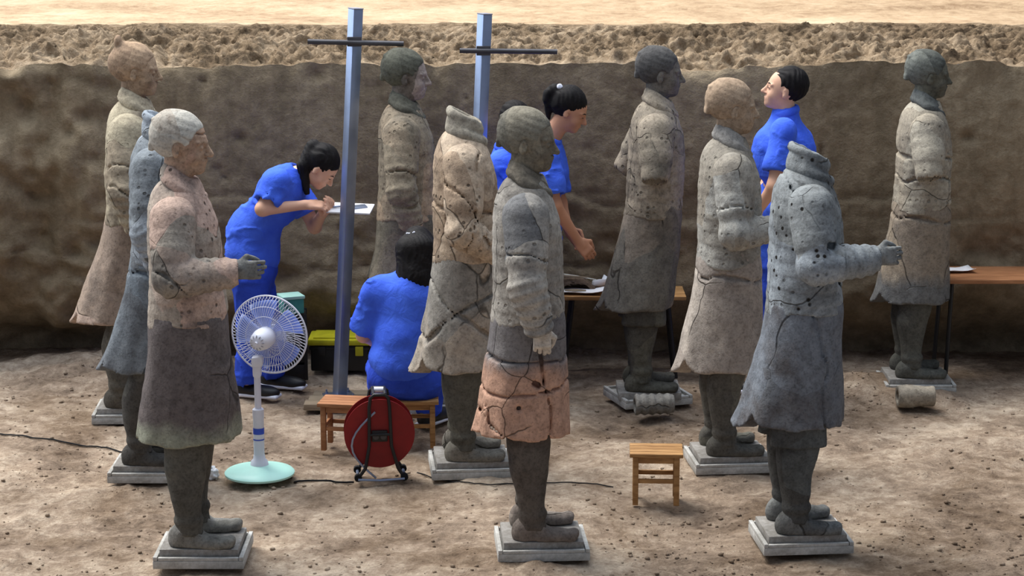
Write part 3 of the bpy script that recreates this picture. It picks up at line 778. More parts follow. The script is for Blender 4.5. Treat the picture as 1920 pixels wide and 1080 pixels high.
warrior('terracotta_warrior', 'headless tan terracotta warrior between the front-middle warrior and the seated woman in blue', 'terracotta warriors', 866, 851, 208,
    pal('w4', (S_(172, 152, 128), S_(150, 128, 104), S_(98, 84, 72)), (S_(164, 150, 132), S_(130, 126, 118), S_(92, 94, 92)), (S_(100, 98, 86), S_(84, 82, 74), S_(62, 60, 56)),
        collar=(S_(158, 150, 132), S_(138, 130, 114), S_(108, 102, 92)), shoe=(S_(134, 128, 116), S_(112, 108, 98), S_(86, 82, 76)), seed=4, sm=.6, pits=.8, cr=1.0),
    None, .09, ('bent', 'bent'), .14, .44, .012, 1.1, 4, tray=TRAY + 'headless tan warrior beside the seated woman', plinth=(.35, .30), hemw=.180, bellw=.145,
    cracks=[('skirt', (.7, 0, .7), .50, .006, .02, 2, .04, 5), ('skirt', (-.6, 0, .8), .56, .005, .02, 3, .04, 5), ('torso', (.2, 0, 1), 1.18, .006), ('arm', -1, (.8, 0, .5), .66, .007), ('arm', -1, (1, 0, -.2), -.2, .005)])
warrior('terracotta_warrior', 'smooth-headed terracotta warrior with a bent arm, facing the man in blue', 'terracotta warriors', 1350, 842, 140,
    pal('w5', (S_(150, 148, 140), S_(138, 130, 116), S_(104, 98, 90)), (S_(164, 154, 142), S_(146, 136, 126), S_(120, 112, 104)), (S_(100, 98, 88), S_(84, 82, 76), S_(64, 62, 58)),
        (S_(160, 136, 110), S_(146, 122, 96), S_(110, 94, 80)), collar=(S_(132, 128, 122), S_(110, 108, 104), S_(84, 82, 80)), seed=5, pits=.5, cr=.4),
    'plait', .10, ('fwdstump', 'fwdstump'), .13, .43, .012, 1.1, 5, tray=TRAY + 'warrior facing the man in blue', plinth=(.34, .29), hemw=.185, bellw=.145,
    cracks=[('skirt', (.02, 0, 1), .90, .005), ('arm', -1, (0, 0, 1), 1.25, .006)])
warrior('terracotta_warrior', 'back-left terracotta warrior with tan head and small topknot, pinkish flared skirt', 'terracotta warriors', 240, 753, 72,
    pal('w6', (S_(160, 148, 122), S_(142, 128, 106), S_(100, 88, 76)), (S_(158, 136, 120), S_(140, 122, 106), S_(110, 98, 88)), (S_(96, 90, 78), S_(80, 76, 68), S_(60, 56, 52)),
        (S_(162, 134, 104), S_(144, 118, 92), S_(110, 90, 74)), seed=6, pits=.5, cr=.6),
    'topknot', .05, ('downhand', 'downhand'), .12, .44, .060, 1.15, 6, hx=-.065, fx=-.02, tray=TRAY + 'back-left warrior with the topknot', plinth=(.34, .29), hemw=.190, bellw=.140,
    cracks=[('skirt', (.02, 0, 1), .985, .005), ('arm', -1, (0, 0, 1), 1.26, .008), ('arm', -1, (.05, 0, 1), 1.14, .007)])
warrior('terracotta_warrior', 'headless blue-grey terracotta warrior half hidden behind the front-left warrior', 'terracotta warriors', 298, 858, 215,
    pal('w7', (S_(134, 142, 150), S_(112, 118, 122), S_(76, 80, 84)), (S_(104, 114, 122), S_(94, 98, 102), S_(72, 74, 78)), (S_(84, 82, 76), S_(72, 70, 66), S_(54, 52, 50)), seed=7, pits=.6, cr=.8),
    None, .0, ('down', 'down'), .12, .46, .040, 1.15, 7, hx=-.055, fx=-.07, tray=TRAY + 'half hidden blue-grey warrior', plinth=(.34, .29), hemw=.190, bellw=.140,
    cracks=[('skirt', (.02, 0, 1), .92, .007)])
warrior('terracotta_warrior', 'terracotta warrior with dark green-grey head and whitish face, behind the seated woman in blue', 'terracotta warriors', 765, 735, 84,
    pal('w8', (S_(156, 134, 108), S_(130, 118, 98), S_(88, 82, 72)), (S_(122, 112, 94), S_(104, 98, 84), S_(78, 74, 66)), (S_(90, 86, 76), S_(76, 72, 66), S_(58, 54, 50)),
        (S_(176, 158, 150), S_(110, 100, 90), S_(74, 68, 62)), hair=(S_(96, 96, 82), S_(80, 80, 70), S_(60, 60, 54)), collar=(S_(92, 90, 78), S_(76, 74, 66), S_(58, 56, 50)), seed=8, pits=.3, cr=.7),
    'plait', .0, ('down', 'down'), .10, .44, .0, 1.15, 8, plinth=(.34, .29), tray=TRAY + 'warrior behind the seated woman',
    cracks=[('arm', -1, (0, 0, 1), 1.22, .006), ('arm', -1, (0, 0, 1), 1.06, .008)])
warrior('terracotta_warrior', 'terracotta warrior with dark head and cut-off sleeves beside the work table, before the wall', 'terracotta warriors', 1200, 724, 80,
    pal('w9', (S_(140, 128, 110), S_(124, 114, 98), S_(86, 80, 72)), (S_(116, 106, 94), S_(98, 94, 86), S_(72, 70, 66)), (S_(84, 82, 72), S_(70, 68, 62), S_(54, 52, 48)),
        (S_(104, 98, 90), S_(88, 84, 80), S_(64, 60, 58)), hair=(S_(92, 90, 86), S_(78, 76, 74), S_(58, 56, 56)), seed=9, pits=.6, cr=.5),
    'plait', .0, ('stub', ((-.12, .23, 1.17), None, None)), .10, .45, .050, 1.15, 9, under=True, hx=-.04, tray=TRAY + 'warrior with cut-off sleeves', trayrot=.32, plinth=(.34, .29), hemw=.180, bellw=.145,
    cracks=[('skirt', (-.15, 0, 1), .985, .006)])
warrior('terracotta_warrior', 'far-right terracotta warrior with dark head and pale chest, cut off by the picture edge', 'terracotta warriors', 1702, 699, 87,
    pal('w10', (S_(156, 148, 130), S_(142, 132, 114), S_(104, 98, 88)), (S_(140, 126, 106), S_(126, 114, 98), S_(92, 90, 88)), (S_(92, 92, 84), S_(78, 78, 72), S_(60, 60, 56)),
        (S_(98, 96, 82), S_(84, 82, 72), S_(62, 60, 54)), hair=(S_(100, 102, 94), S_(80, 82, 76), S_(60, 62, 58)), collar=(S_(92, 94, 90), S_(76, 78, 76), S_(58, 60, 58)), seed=10, pits=.3, cr=.5, low=(S_(92, 94, 94), .56, .2)),
    'plait', .0, ('stub', 'stub'), .10, .44, .028, 1.15, 10, plinth=(.34, .29), tray=TRAY + 'far-right warrior', hemw=.185, bellw=.150,
    cracks=[('skirt', (.04, 0, 1), .92, .005), ('torso', (0, 0, 1), 1.26, .005), ('torso', (0, 0, 1), 1.14, .005)])
# ------------------------------------------------------------------ people
def person(name_label, J, R, head_s=.86, hair='ponytail', hands=True, shirt_len=0.0, root=None, skin='skin', sleeve=.55, female=True, hairclip=False, hd=None, belly=0.0, shoes=True, fat=1.0):
    """J: world joints (Vector): pelvis, waist, chest, neck, head(chin level), sL sR eL eR wL wR hL hR kL kR aL aR ; R head rotation"""
    rt = root; t = empty('person', rt); tag(t, name_label, 'person')
    J = {k: v - rt for k, v in J.items()}
    up = (J['neck'] - J['pelvis']).normalized(); side = (J['sL'] - J['sR']).normalized(); fw = side.cross(up).normalized()
    BR = Matrix((fw, side, up)).transposed()
    nk = J['neck']; hc = J['head']
    lim = [J['neck'], J['pelvis'], hc + R @ Vector((.13, 0, .27)), hc + R @ Vector((-.13, 0, .27)), hc + R @ Vector((.13, 0, -.02)), J['eL'], J['eR'], J['wL'], J['wR'], J['kL'], J['kR'], J['aL'], J['aR'], J['sL'], J['sR']]
    lo = np.min([v[:] for v in lim], 0) - .20; hi = np.max([v[:] for v in lim], 0) + .20
    # body (skin)
    F = Field(lo, hi, .0066)
    C = lambda a, b, ra, rb, k=.03: F.add(cone(a, b, ra, rb), k)
    C(J['pelvis'], J['waist'], .115, .10); C(J['waist'], J['chest'], .10, .105)
    C(J['sL'], J['sR'], .045, .045); C(J['chest'], nk, .09, .05)
    C(nk, hc + R @ Vector((-.012, 0, .05)), .052, .050, .02)
    for s in 'LR':
        C(J['s' + s], J['e' + s], .046, .037); C(J['e' + s], J['w' + s], .038, .024, .02)
        C(J['h' + s], J['k' + s], .075, .050); C(J['k' + s], J['a' + s], .050, .034, .02)
    head_prims(F, hc, R, head_s, 'skin')
    if hd:
        for s, (f, pn, th, cu) in hd.items(): hand_prims(F, J['w' + s], f, pn, th, .165, cu, wr_r=.022)
    me = F.mesh('body'); link('body', me, M[skin], t)
    # shirt
    W = lambda a, sc, sd: (lambda x, y, z: a * fbm(x, y, z, sc, 3, sd) )
    F = Field(lo, hi, .0085)
    hl = .012
    F.add(ell(J['chest'] + fw * .01, (.125 * fat, .165, .17), BR), 0)
    F.add(ell(J['chest'] + up * .06, (.105 * fat, .175, .11), BR), .05)
    if female: F.add(ell(J['chest'] + fw * .055 - up * .01, (.085, .135, .09), BR), .05)
    F.add(ell(J['waist'] + fw * belly, (.118 * fat, .150 if not female else .132, .17), BR), .06)
    F.add(cone(J['chest'], nk - up * .01, .11, .070), .05)
    F.add(cone(J['waist'], J['pelvis'].lerp(J['waist'], .35 - shirt_len), .135, .15), .05)
    F.add(ell(J['pelvis'].lerp(J['waist'], .40 - shirt_len), (.135, .172, .10), BR), .04)
    G = Field(lo, hi, .0085)
    for s in 'LR':
        e = J['s' + s].lerp(J['e' + s], sleeve); a = (J['e' + s] - J['s' + s]).normalized()
        G.add(cone(J['s' + s] + (J['chest'] - J['s' + s]) * .12, J['s' + s] + a * .02, .075, .070), .05)
        G.add(cone(J['s' + s], e, .066, .076), .02)
        G.cut(rbox(e + a * .100, (.12, .12, .075), .004, a.to_track_quat('Z', 'X').to_matrix()), .003)
        G.cut(cone(e - a * .03, e + a * .12, .046, .066), .006)
    F.D = smin(F.D, G.D, .035)
    F.cut(cone(nk + up * .01, nk + up * .09, .052, .062), .01)
    bp = J['pelvis'].lerp(J['waist'], -.05 - shirt_len)
    F.warp(lambda x, y, z: .010 * noise3(x, y, z * 1.6, 6, 1) - .016 * np.maximum(0, .55 - np.abs(noise3(x + .3 * z, y, z * 1.8, 9, 2)) * 4) * (.5 + noise3(x, y, z, 3, 0)) + .003 * noise3(x, y, z, 22, 2))
    link('shirt', F.mesh('shirt'), M['blue'], t)
    F = field_of([torus(nk + up * .008 , .062, .012, BR @ rotm(0, .35), 1.05, .022)], .006, .02)
    F.add(torus(nk + up * .006, .062, .012, BR @ rotm(0, .35), 1.05, .022), 0)
    F.cut(cone(nk + fw * .09 + up * .05, nk + fw * .07 - up * .05, .022, .012), .004)
    link('shirt_collar', F.mesh('shirt_collar'), M['blue'], t)
    # trousers
    F = Field(lo, hi, .0095)
    F.add(ell(J['pelvis'], (.125, .165, .13), BR), 0); F.add(cone(J['pelvis'], J['pelvis'].lerp(J['waist'], .5), .13, .115), .05)
    for s in 'LR':
        F.add(cone(J['h' + s], J['k' + s], .098, .076), .05)
        q = J['k' + s].lerp(J['a' + s], .93); F.add(cone(J['k' + s], q, .076, .070), .02)
        F.cut(cone(q + Vector((0, 0, -.05)), q + Vector((0, 0, -.2)), .06, .07), .006)
    F.warp(lambda x, y, z: .009 * noise3(x, y, z * .6, 7, 2) - .014 * np.maximum(0, .5 - np.abs(noise3(x, y, z * 1.4, 8, 1)) * 4) + .004 * noise3(x, y, z, 20, 1))
    link('trousers', F.mesh('trousers'), M['blue2'], t)
    # shoes
    for s in 'LR':
        if not shoes: break
        a = J['a' + s]; d = J.get('t' + s); d = (fw.copy() if d is None else d + rt * 0); d = Vector((fw.x, fw.y, 0)).normalized() if d is None or J.get('t' + s) is None else (J['t' + s] + rt - rt - a); d.z = 0; d.normalize()
        sd = Vector((0, 0, 1)).cross(d); SR = Matrix((d, sd, Vector((0, 0, 1)))).transposed()
        b = Vector((a.x, a.y, 0))
        F = field_of([cone(b - d * .09, b + d * .20, .06, .06)], .0065, .03)
        F.add(ell(b + d * .06 + Vector((0, 0, .035)), (.135, .046, .036), SR)); F.add(ell(b - d * .03 + Vector((0, 0, .05)), (.055, .042, .05), SR), .02); F.add(ell(b + d * .13 + Vector((0, 0, .028)), (.06, .044, .026), SR), .02)
        F.cut(rbox((b.x, b.y, -.05), (.5, .5, .053), .001))
        sh = link('shoe', F.mesh('shoe'), M['black'], t)
        F = field_of([cone(b - d * .09, b + d * .20, .05, .05)], .0065, .02)
        F.add(rbox(b + d * .058 + Vector((0, 0, .012)), (.137, .044, .011), .010, SR)); tag(link('sole', F.mesh('sole'), M['white'], sh), 'white rubber sole')
    # hair
    T = lambda x, y, z: hc + R @ Vector((x * head_s, y * head_s, z * head_s))
    E = lambda p, r, k=.012: F.add(ell(T(*p), [q * head_s for q in r], R), k)
    F = Field(hc - Vector((.34, .34, .36)), hc + Vector((.34, .34, .36)), .006)
    if hair == 'short':
        E((-.026, 0, .165), (.110, .088, .104), 0)
        F.cut(rbox(T(.115, 0, .105), (.063 * head_s, .12, .085 * head_s), .02, R @ rotm(0, .28)), .006)
        F.cut(rbox(T(.04, 0, .02), (.2, .2, .062 * head_s), .02, R @ rotm(0, -.20)), .01)
        for sg in (-1, 1): F.cut(ell(T(.012, .094 * sg, .105), (.034, .032, .040), R), .004)
        gr = 0
    else:
        E((-.024, 0, .166), (.116, .093, .110), 0)
        F.cut(rbox(T(.118, 0, .085), (.060 * head_s, .12, .085 * head_s), .025, R @ rotm(0, .30)), .008)
        F.cut(rbox(T(.05, 0, .0), (.2, .2, .058 * head_s), .02, R @ rotm(0, -.25)), .012)
        for sg in (-1, 1): F.cut(ell(T(.012, .098 * sg, .100), (.028, .030, .034), R), .004)
        if hair == 'ponytail':
            F.add(ell(T(-.13, 0, .20), (.034, .036, .036), R), .012)
            E((-.155, 0, .16), (.030, .030, .055), .015)
            F.add(cone(T(-.155, 0, .16), T(-.16, .01, .16) + Vector((0, 0, -.13)), .028, .012), .02)
        if hair == 'tail_down':
            F.add(ell(T(-.12, 0, .19), (.036, .036, .036), R), .012)
            p = T(-.13, 0, .18)
            F.add(cone(p, p + Vector((-.045, -.03, -.10)), .036, .036), .02); F.add(cone(p + Vector((-.045, -.03, -.10)), p + Vector((-.03, -.05, -.24)), .036, .016), .02)
        if hair == 'long':
            p = T(-.06, 0, .14)
            for dx, dl, r0 in ((-.035, -.27, .05), (.035, -.30, .05), (0, -.25, .06)):
                F.add(cone(p + Vector((dx, -.03, 0)), p + Vector((dx * 1.3, -.075, dl * .5)), r0 + .02, r0), .03)
                F.add(cone(p + Vector((dx * 1.3, -.075, dl * .5)), p + Vector((dx * .8 + .03, -.115, dl * 1.35)), r0, .020), .03)
    F.warp(lambda x, y, z: .0022 * np.sin(260 * x + 180 * y + 12 * noise3(x, y, z, 12, 1)) + .003 * noise3(x, y, z, 24, 2))
    h = link('hair', F.mesh('hair'), M['hair'], t)
    # brows and eyes
    for sg in (-1, 1):
        b = MB(); b.tube([T(.106, .014 * sg, .140), T(.100, .036 * sg, .146), T(.086, .056 * sg, .139)], [.002, .003, .0015], 6); b.build('eyebrow', M['hair'], t)
        b = MB(); b.tube([T(.0995, .020 * sg, .1165), T(.1005, .033 * sg, .1180), T(.0915, .047 * sg, .1165)], [.0016, .0028, .0016], 6); b.build('eye', M['eye'], t)
    if hairclip:
        b = MB(); p = T(*hairclip[0])
        if hairclip[1] == 'ball':
            F = field_of([ell(p, (.017, .017, .017))], .004, .02); F.add(ell(p, (.018, .017, .017))); F.warp(lambda x, y, z: .003 * noise3(x, y, z, 90, 1)); tag(link('hair_tie', F.mesh('hair_tie'), M['white'], t), 'white hair tie')
        else:
            for a in range(5): b.tube([p, p + Vector((cos(a * 1.26) * .035, -.012, sin(a * 1.26) * .020))], [.010, .004], 8)
            tag(b.build('hair_clip', M['white'], t), 'white flower hair clip')
    return t
def V(*a): return Vector(a)
# woman bent over a white board
Y0 = 11.28
gp = ground(492, 733); root = V(gp.x, gp.y, 0)
a_ = lambda px, py, dy=0.0: at(px, py, gp.y + dy)
J = dict(pelvis=a_(470, 500, 0), waist=a_(478, 430, 0), chest=a_(520, 370, 0), neck=a_(556, 330, 0), head=a_(577, 338, -.02),
         sR=a_(520, 342, -.15), sL=a_(545, 340, .17), eR=a_(492, 392, -.22), wR=a_(575, 384, -.13), eL=a_(590, 425, .14), wL=a_(604, 402, -.02),
         hR=a_(468, 520, -.09), hL=a_(478, 518, .09), kR=a_(470, 630, -.10), kL=a_(508, 628, .10))
for s_, px, dy in (('R', 462, -.11), ('L', 512, .09)): q = a_(px, 728, dy); J['a' + s_] = V(q.x, q.y, .08); J['t' + s_] = V(q.x + .2, q.y - .06, .03)
P1 = person('woman in blue with black ponytail bending forward to work on a white board', J, rotm(-.12, .78), .84, 'tail_down', root=root, sleeve=.62,
       hd={'R': ((1, .1, -.05), (0, .5, -1), (0, .3, .6), .7), 'L': ((.5, -.5, .5), (-.3, 0, 1), (-1, 0, 0), .8)})
# seated woman, seen from behind
gp2 = ground(760, 832); root = V(gp2.x, gp2.y, 0)
b_ = lambda px, py, dy=0.0: at(px, py, gp2.y + dy)
J = dict(pelvis=b_(757, 700, .02), waist=b_(757, 640, .02), chest=b_(762, 580, .05), neck=b_(775, 522, .06), head=b_(783, 512, .14),
         sL=b_(703, 543, .05), sR=b_(825, 543, .05), eL=b_(682, 628, .10), eR=b_(850, 625, .12), wL=b_(700, 640, .32), wR=b_(810, 630, .34),
         hL=b_(725, 718, .03), hR=b_(790, 718, .03), kL=b_(715, 690, .36), kR=b_(812, 690, .36))
for s_, px in (('L', 722), ('R', 805)): q = b_(px, 808, .36); J['a' + s_] = V(q.x, q.y, .08); J['t' + s_] = V(q.x + .1, q.y + .15, .03)
person('seated woman in blue seen from behind, long black hair with white clip', J, rotm(1.45, .25), .86, 'long', root=root, sleeve=.80, hairclip=((-.112, .02, .215), 'clip'), shirt_len=.0,
       hd={'L': ((.6, .8, 0), (0, 0, -1), (1, 0, 0), .5), 'R': ((-.6, .8, 0), (0, 0, -1), (-1, 0, 0), .5)})
# standing woman with ponytail by the table
Y3 = 11.32
c_ = lambda px, py, dy=0.0: at(px, py, Y3 + dy)
fz = lambda v: V(v.x, v.y, .08)
J = dict(pelvis=c_(1000, 470, 0), waist=c_(1003, 400), chest=c_(1012, 325), neck=c_(1030, 262), head=c_(1052, 240),
         sR=c_(1022, 290, -.17), sL=c_(1030, 288, .17), eR=c_(1040, 385, -.22), wR=c_(1084, 452, -.12), eL=c_(1050, 380, .2), wL=c_(1066, 430, .14),
         hR=c_(1000, 490, -.09), hL=c_(1002, 490, .09), kR=c_(1000, 615, -.10), kL=c_(1006, 612, .10), aR=fz(c_(995, 720, -.1)), aL=fz(c_(1000, 715, .1)))
root = V(J['pelvis'].x, Y3, 0)
person('standing woman in blue with black ponytail and white hair tie reaching towards the table', J, rotm(-.10, .42), .86, 'ponytail', root=root, skin='skin_dark', sleeve=.72, hairclip=((-.112, -.02, .232), 'ball'),
       hd={'R': ((.6, .1, -.7), (-.3, .8, 0), (.6, 0, .6), .45), 'L': ((.6, -.2, -.7), (-.3, -.8, 0), (.6, 0, .6), .5)})
# person hidden behind the front-middle warrior
Y4 = 11.74
d_ = lambda px, py, dy=0.0: at(px, py, Y4 + dy)
J = dict(pelvis=d_(945, 490, 0), waist=d_(945, 420), chest=d_(946, 345), neck=d_(950, 282), head=d_(957, 262),
         sR=d_(942, 303, -.17), sL=d_(950, 300, .17), eR=d_(948, 390, -.22), wR=d_(985, 440, -.12), eL=d_(960, 390, .2), wL=d_(995, 440, .10),
         hR=d_(945, 505, -.09), hL=d_(947, 505, .09), kR=d_(945, 620, -.10), kL=d_(950, 618, .10), aR=fz(d_(945, 715, -.1)), aL=fz(d_(948, 710, .1)))
root = V(J['pelvis'].x, Y4, 0)
person('dark-haired person in blue almost hidden behind the front-middle warrior', J, rotm(-.05, .35), .82, 'short', root=root, female=False,
       hd={'R': ((.6, .1, -.7), (-.3, .8, 0), (.6, 0, .6), .45), 'L': ((.6, -.2, -.7), (-.3, -.8, 0), (.6, 0, .6), .5)})
# man facing left, looking up at a warrior
Y5 = 11.30
m_ = lambda px, py, dy=0.0: at(px, py, Y5 + dy)
J = dict(pelvis=m_(1462, 480, 0), waist=m_(1462, 400), chest=m_(1472, 290), neck=m_(1474, 212), head=m_(1462, 206),
         sL=m_(1470, 243, -.20), sR=m_(1462, 240, .18), eL=m_(1452, 348, -.27), wL=m_(1418, 400, -.16), eR=m_(1440, 345, .24), wR=m_(1402, 395, .12),
         hL=m_(1462, 500, -.095), hR=m_(1460, 500, .095), kL=m_(1458, 620, -.11), kR=m_(1450, 617, .11), aL=fz(m_(1460, 722, -.11)), aR=fz(m_(1450, 716, .11)))
root = V(J['pelvis'].x, Y5, 0)
person('man in blue with short black hair facing left, chin raised towards a warrior', J, rotm(pi - .12, -.22), .90, 'short', root=root, skin='skin', female=False, sleeve=.66, belly=.01, fat=1.36, shirt_len=.30,
       hd={'L': ((-.9, .1, .3), (0, .8, .3), (-.2, 0, 1), .5), 'R': ((-.9, -.1, .3), (0, -.8, .3), (-.2, 0, 1), .5)})
# ------------------------------------------------------------------ props
# two upright steel posts with cross rods
def post(px0, py0, px1, py1, Y, zbot, rodpx, rodpy, label, base=True):
    A = at(px0, py0, Y); B = at(px1, py1, Y) if zbot is None else ground(px1, py1, zbot); A = at(px0, py0, B.y)
    t = empty('steel_post', (B.x, B.y, 0)); tag(t, label, 'post', 'upright steel posts')
    d = (A - B); L = d.length; R = d.to_track_quat('Z', 'Y').to_matrix().to_4x4() @ Matrix.Rotation(RAD(-54), 4, 'Z')
    b = MB(); b.box((0, 0, L / 2), (.058, .058, L), (0, 0, 0), .004)
    o = b.build('tube', M['steel'], t); o.matrix_local = Matrix.Translation((0, 0, B.z)) @ R
    b = MB(); b.box((0, 0, L + .003), (.060, .060, .006), (0, 0, 0), .001)
    o = b.build('end_cap', M['grey'], t); o.matrix_local = Matrix.Translation((0, 0, B.z)) @ R
    p0 = at(rodpx[0], rodpy[0], B.y - .045) - V(B.x, B.y, 0); p1 = at(rodpx[1], rodpy[1], B.y - .045) - V(B.x, B.y, 0)
    b = MB(); b.tube([p0, p1], .0135, 12); b.build('cross_rod', M['rod'], t)
    m = (p0 + p1) / 2
    b = MB(); b.box((at((px0 * .92 + px1 * .08), rodpy[0], B.y - .04) - V(B.x, B.y, 0)), (.075, .022, .05), (0, 0, 0), .004); b.build('clamp', M['rod'], t)
    if base:
        b = MB(); b.box((0, 0, B.z - .006), (.16, .16, .012), (0, 0, .3), .002); b.build('foot_plate', M['steel'], t)
        for sx in (-1, 1):
            for sy in (-1, 1):
                q = Matrix.Rotation(.3, 3, 'Z') @ V(sx * .06, sy * .06, 0)
                b = MB(); b.lathe([(.009, B.z - .001), (.009, B.z + .010), (.005, B.z + .011), (.005, B.z + .022)], 8, Matrix.Translation((q.x, q.y, 0))); b.build('bolt', M['steel'], t)
    return t, B
pt, PB = post(667, 17, 637, 741, 11.2, .045, (577, 757), (78, 82), 'tall steel post with dark cross rod rising from the plank beside the seated woman')
post(909, 27, 880, 728, 11.3, .045, (862, 1045), (95, 97), 'steel post with dark cross rod behind the headless tan warrior')
# plank under the first post
t = empty('ground_plank', (PB.x + .04, PB.y, 0), 0); tag(t, 'weathered grey planks lying on the ground under the tall steel post', 'plank')
for i in range(3):
    b = MB(); b.box((.0, -.12 + i * .105, .020), (.44 - .03 * i, .10, .034), (0, 0, .02 * (i - 1)), .004); b.build('board', M['board'], t)
# wooden stools
def stool(px, py, label, h=.245, w=.24, rz=0.0, m='pine', slats=4, dpt=.20):
    g = ground(px, py); t = empty('wooden_stool', (g.x, g.y, 0), rz); tag(t, label, 'stool', 'low wooden stools')
    n = slats; wd = dpt * 1.12 / n
    for i in range(n):
        b = MB(); b.box((0, -dpt * .56 + wd * (i + .5), h - .009), (w * 1.13, wd - .003, .018), (0, 0, 0), .003); b.build('seat_plank', M[m], t)
    hx, hy = w / 2 - .014, dpt / 2 - .014
    for sx in (-1, 1):
        for sy in (-1, 1):
            b = MB(); b.box((sx * hx, sy * hy, (h - .018) / 2), (.026, .026, h - .018), (0, 0, 0), .003); b.build('leg', M[m], t)
    for sy in (-1, 1):
        b = MB(); b.box((0, sy * hy, h - .034), (w - .054, .014, .030), (0, 0, 0), .002); b.build('apron', M[m], t)
        b = MB(); b.box((0, sy * hy, h * .46), (w - .054, .014, .020), (0, 0, 0), .002); b.build('stretcher', M[m], t)
    for sx in (-1, 1):
        b = MB(); b.box((sx * hx, 0, h - .034), (.014, dpt - .054, .030), (0, 0, 0), .002); b.build('apron', M[m], t)
        b = MB(); b.box((sx * hx, 0, h * .50), (.014, dpt - .054, .020), (0, 0, 0), .002); b.build('stretcher', M[m], t)
    return t
stool(1229, 938, 'low wooden stool standing alone on the open ground at right of centre', .247, .215, -.05, dpt=.17)
stool(645, 838, 'low reddish wooden stool just left of the red cable reel', .245, .20, -.15, 'redwood', dpt=.17)
stool(768, 830, 'low wooden stool under the seated woman', .245, .26, .05, 'pine', dpt=.22)
# stand fan, seen from behind
g = ground(487, 890); t = empty('stand_fan', (g.x, g.y, 0)); tag(t, 'white pedestal fan with a round wire cage on a pale mint base', 'fan')
b = MB(); b.lathe([(.150, .0), (.166, .004), (.168, .014), (.160, .022), (.120, .034), (.06, .048), (.034, .054), (.030, .060)], 48); b.build('base', M['mint'], t)
b = MB(); b.lathe([(.045, .046), (.040, .070), (.030, .080), (.027, .10)], 24); b.build('base_collar', M['white'], t)
b = MB(); b.lathe([(.026, .08), (.026, .28), (.0275, .285), (.0275, .325), (.022, .33)], 20); b.build('lower_pole', M['white'], t)
b = MB(); b.lathe([(.0268, .205), (.0268, .235)], 20, cap=False); o = b.build('label_band', M['royal'], t)
b = MB(); b.lathe([(.0268, .175), (.0268, .181)], 20, cap=False); o = b.build('label_band', M['royal'], t)
b = MB(); b.lathe([(.016, .32), (.016, .50)], 16); b.build('upper_pole', M['white'], t)
b = MB(); b.box((.0, 0, .52), (.040, .05, .07), (0, 0, 0), .012); b.box((.004, -.01, .565), (.055, .07, .05), (0, 0, 0), .016); b.build('neck', M['white'], t)
HC = at(505, 627, g.y + .05) - V(g.x, g.y, 0)
ax = V(.26, .95, .04).normalized(); MM = Matrix.Translation(HC) @ ax.to_track_quat('Z', 'Y').to_matrix().to_4x4()
mt = MB(); mt.lathe([(.010, -.165), (.022, -.163), (.036, -.155), (.046, -.13), (.052, -.09), (.050, -.04), (.040, -.032)], 28, MM); mo = mt.build('motor_housing', M['white'], t)
mt = MB(); mt.lathe([(.008, -.178), (.009, -.160)], 12, MM); mt.build('oscillation_knob', M['white'], mo)
for k in range(12):
    a = k * 2 * pi / 12; mt = MB() if k == 0 else mt
    mt.tube([MM @ V(.026 * cos(a), .026 * sin(a), -.163), MM @ V(.036 * cos(a), .036 * sin(a), -.157)], .0022, 5)
mt.build('vent_slot', M['grey'], mo)
RC = .190
b = MB(); N_ = 72
for k in range(N_):
    a = k * 2 * pi / N_; a2 = a + .25
    b.tube([MM @ V(r_ * cos(a + .35 * (r_ / RC)), r_ * sin(a + .35 * (r_ / RC)), z_) for r_, z_ in ((.045, -.045), (.09, -.052), (.14, -.042), (.178, -.020), (RC, .0))], .0011, 4)
for r_, z_ in ((.10, -.052), (.145, -.040)): b.tube([MM @ V(r_ * cos(k * pi / 24), r_ * sin(k * pi / 24), z_) for k in range(48)], .0013, 5, True)
b.build('rear_guard', M['white'], t)
b = MB()
for k in range(N_):
    a = k * 2 * pi / N_
    b.tube([MM @ V(r_ * cos(a), r_ * sin(a), z_) for r_, z_ in ((.035, .055), (.09, .055), (.14, .045), (.178, .022), (RC, .0))], .0011, 4)
b.lathe([(.0, .052), (.034, .054), (.034, .060), (.0, .060)], 20, MM, cap=False)
b.build('front_guard', M['white'], t)
b = MB(); b.tube([MM @ V(RC * cos(k * pi / 36), RC * sin(k * pi / 36), 0) for k in range(72)], .0045, 8, True); b.build('guard_ring', M['white'], t)
b = MB(); b.lathe([(.0, -.015), (.030, -.015), (.034, .0), (.030, .022), (.0, .026)], 20, MM, cap=False); hub = b.build('blade_hub', M['fanblue'], t)
for k in range(5):
    a0 = k * 2 * pi / 5; bm = bmesh.new(); G_ = []
    for i in range(7):
        f_ = i / 6; r_ = .028 + .140 * f_; row = []
        for j in range(6):
            u_ = j / 5 - .5; wd = 1.05 * (.55 + .6 * f_ - .35 * f_ ** 3); an = a0 + u_ * wd + .15 * f_
            row.append(bm.verts.new(MM @ V(r_ * cos(an), r_ * sin(an), u_ * .040 * (1 - .3 * f_) + .003)))
        G_.append(row)
    for i in range(6):
        for j in range(5): bm.faces.new((G_[i][j], G_[i + 1][j], G_[i + 1][j + 1], G_[i][j + 1]))
    bmesh.ops.solidify(bm, geom=bm.faces[:], thickness=.002)
    me = bpy.data.meshes.new('blade'); bm.to_mesh(me); bm.free(); me.polygons.foreach_set('use_smooth', [True] * len(me.polygons)); link('blade', me, M['fanblue'], t)
FANP = V(g.x, g.y, 0)
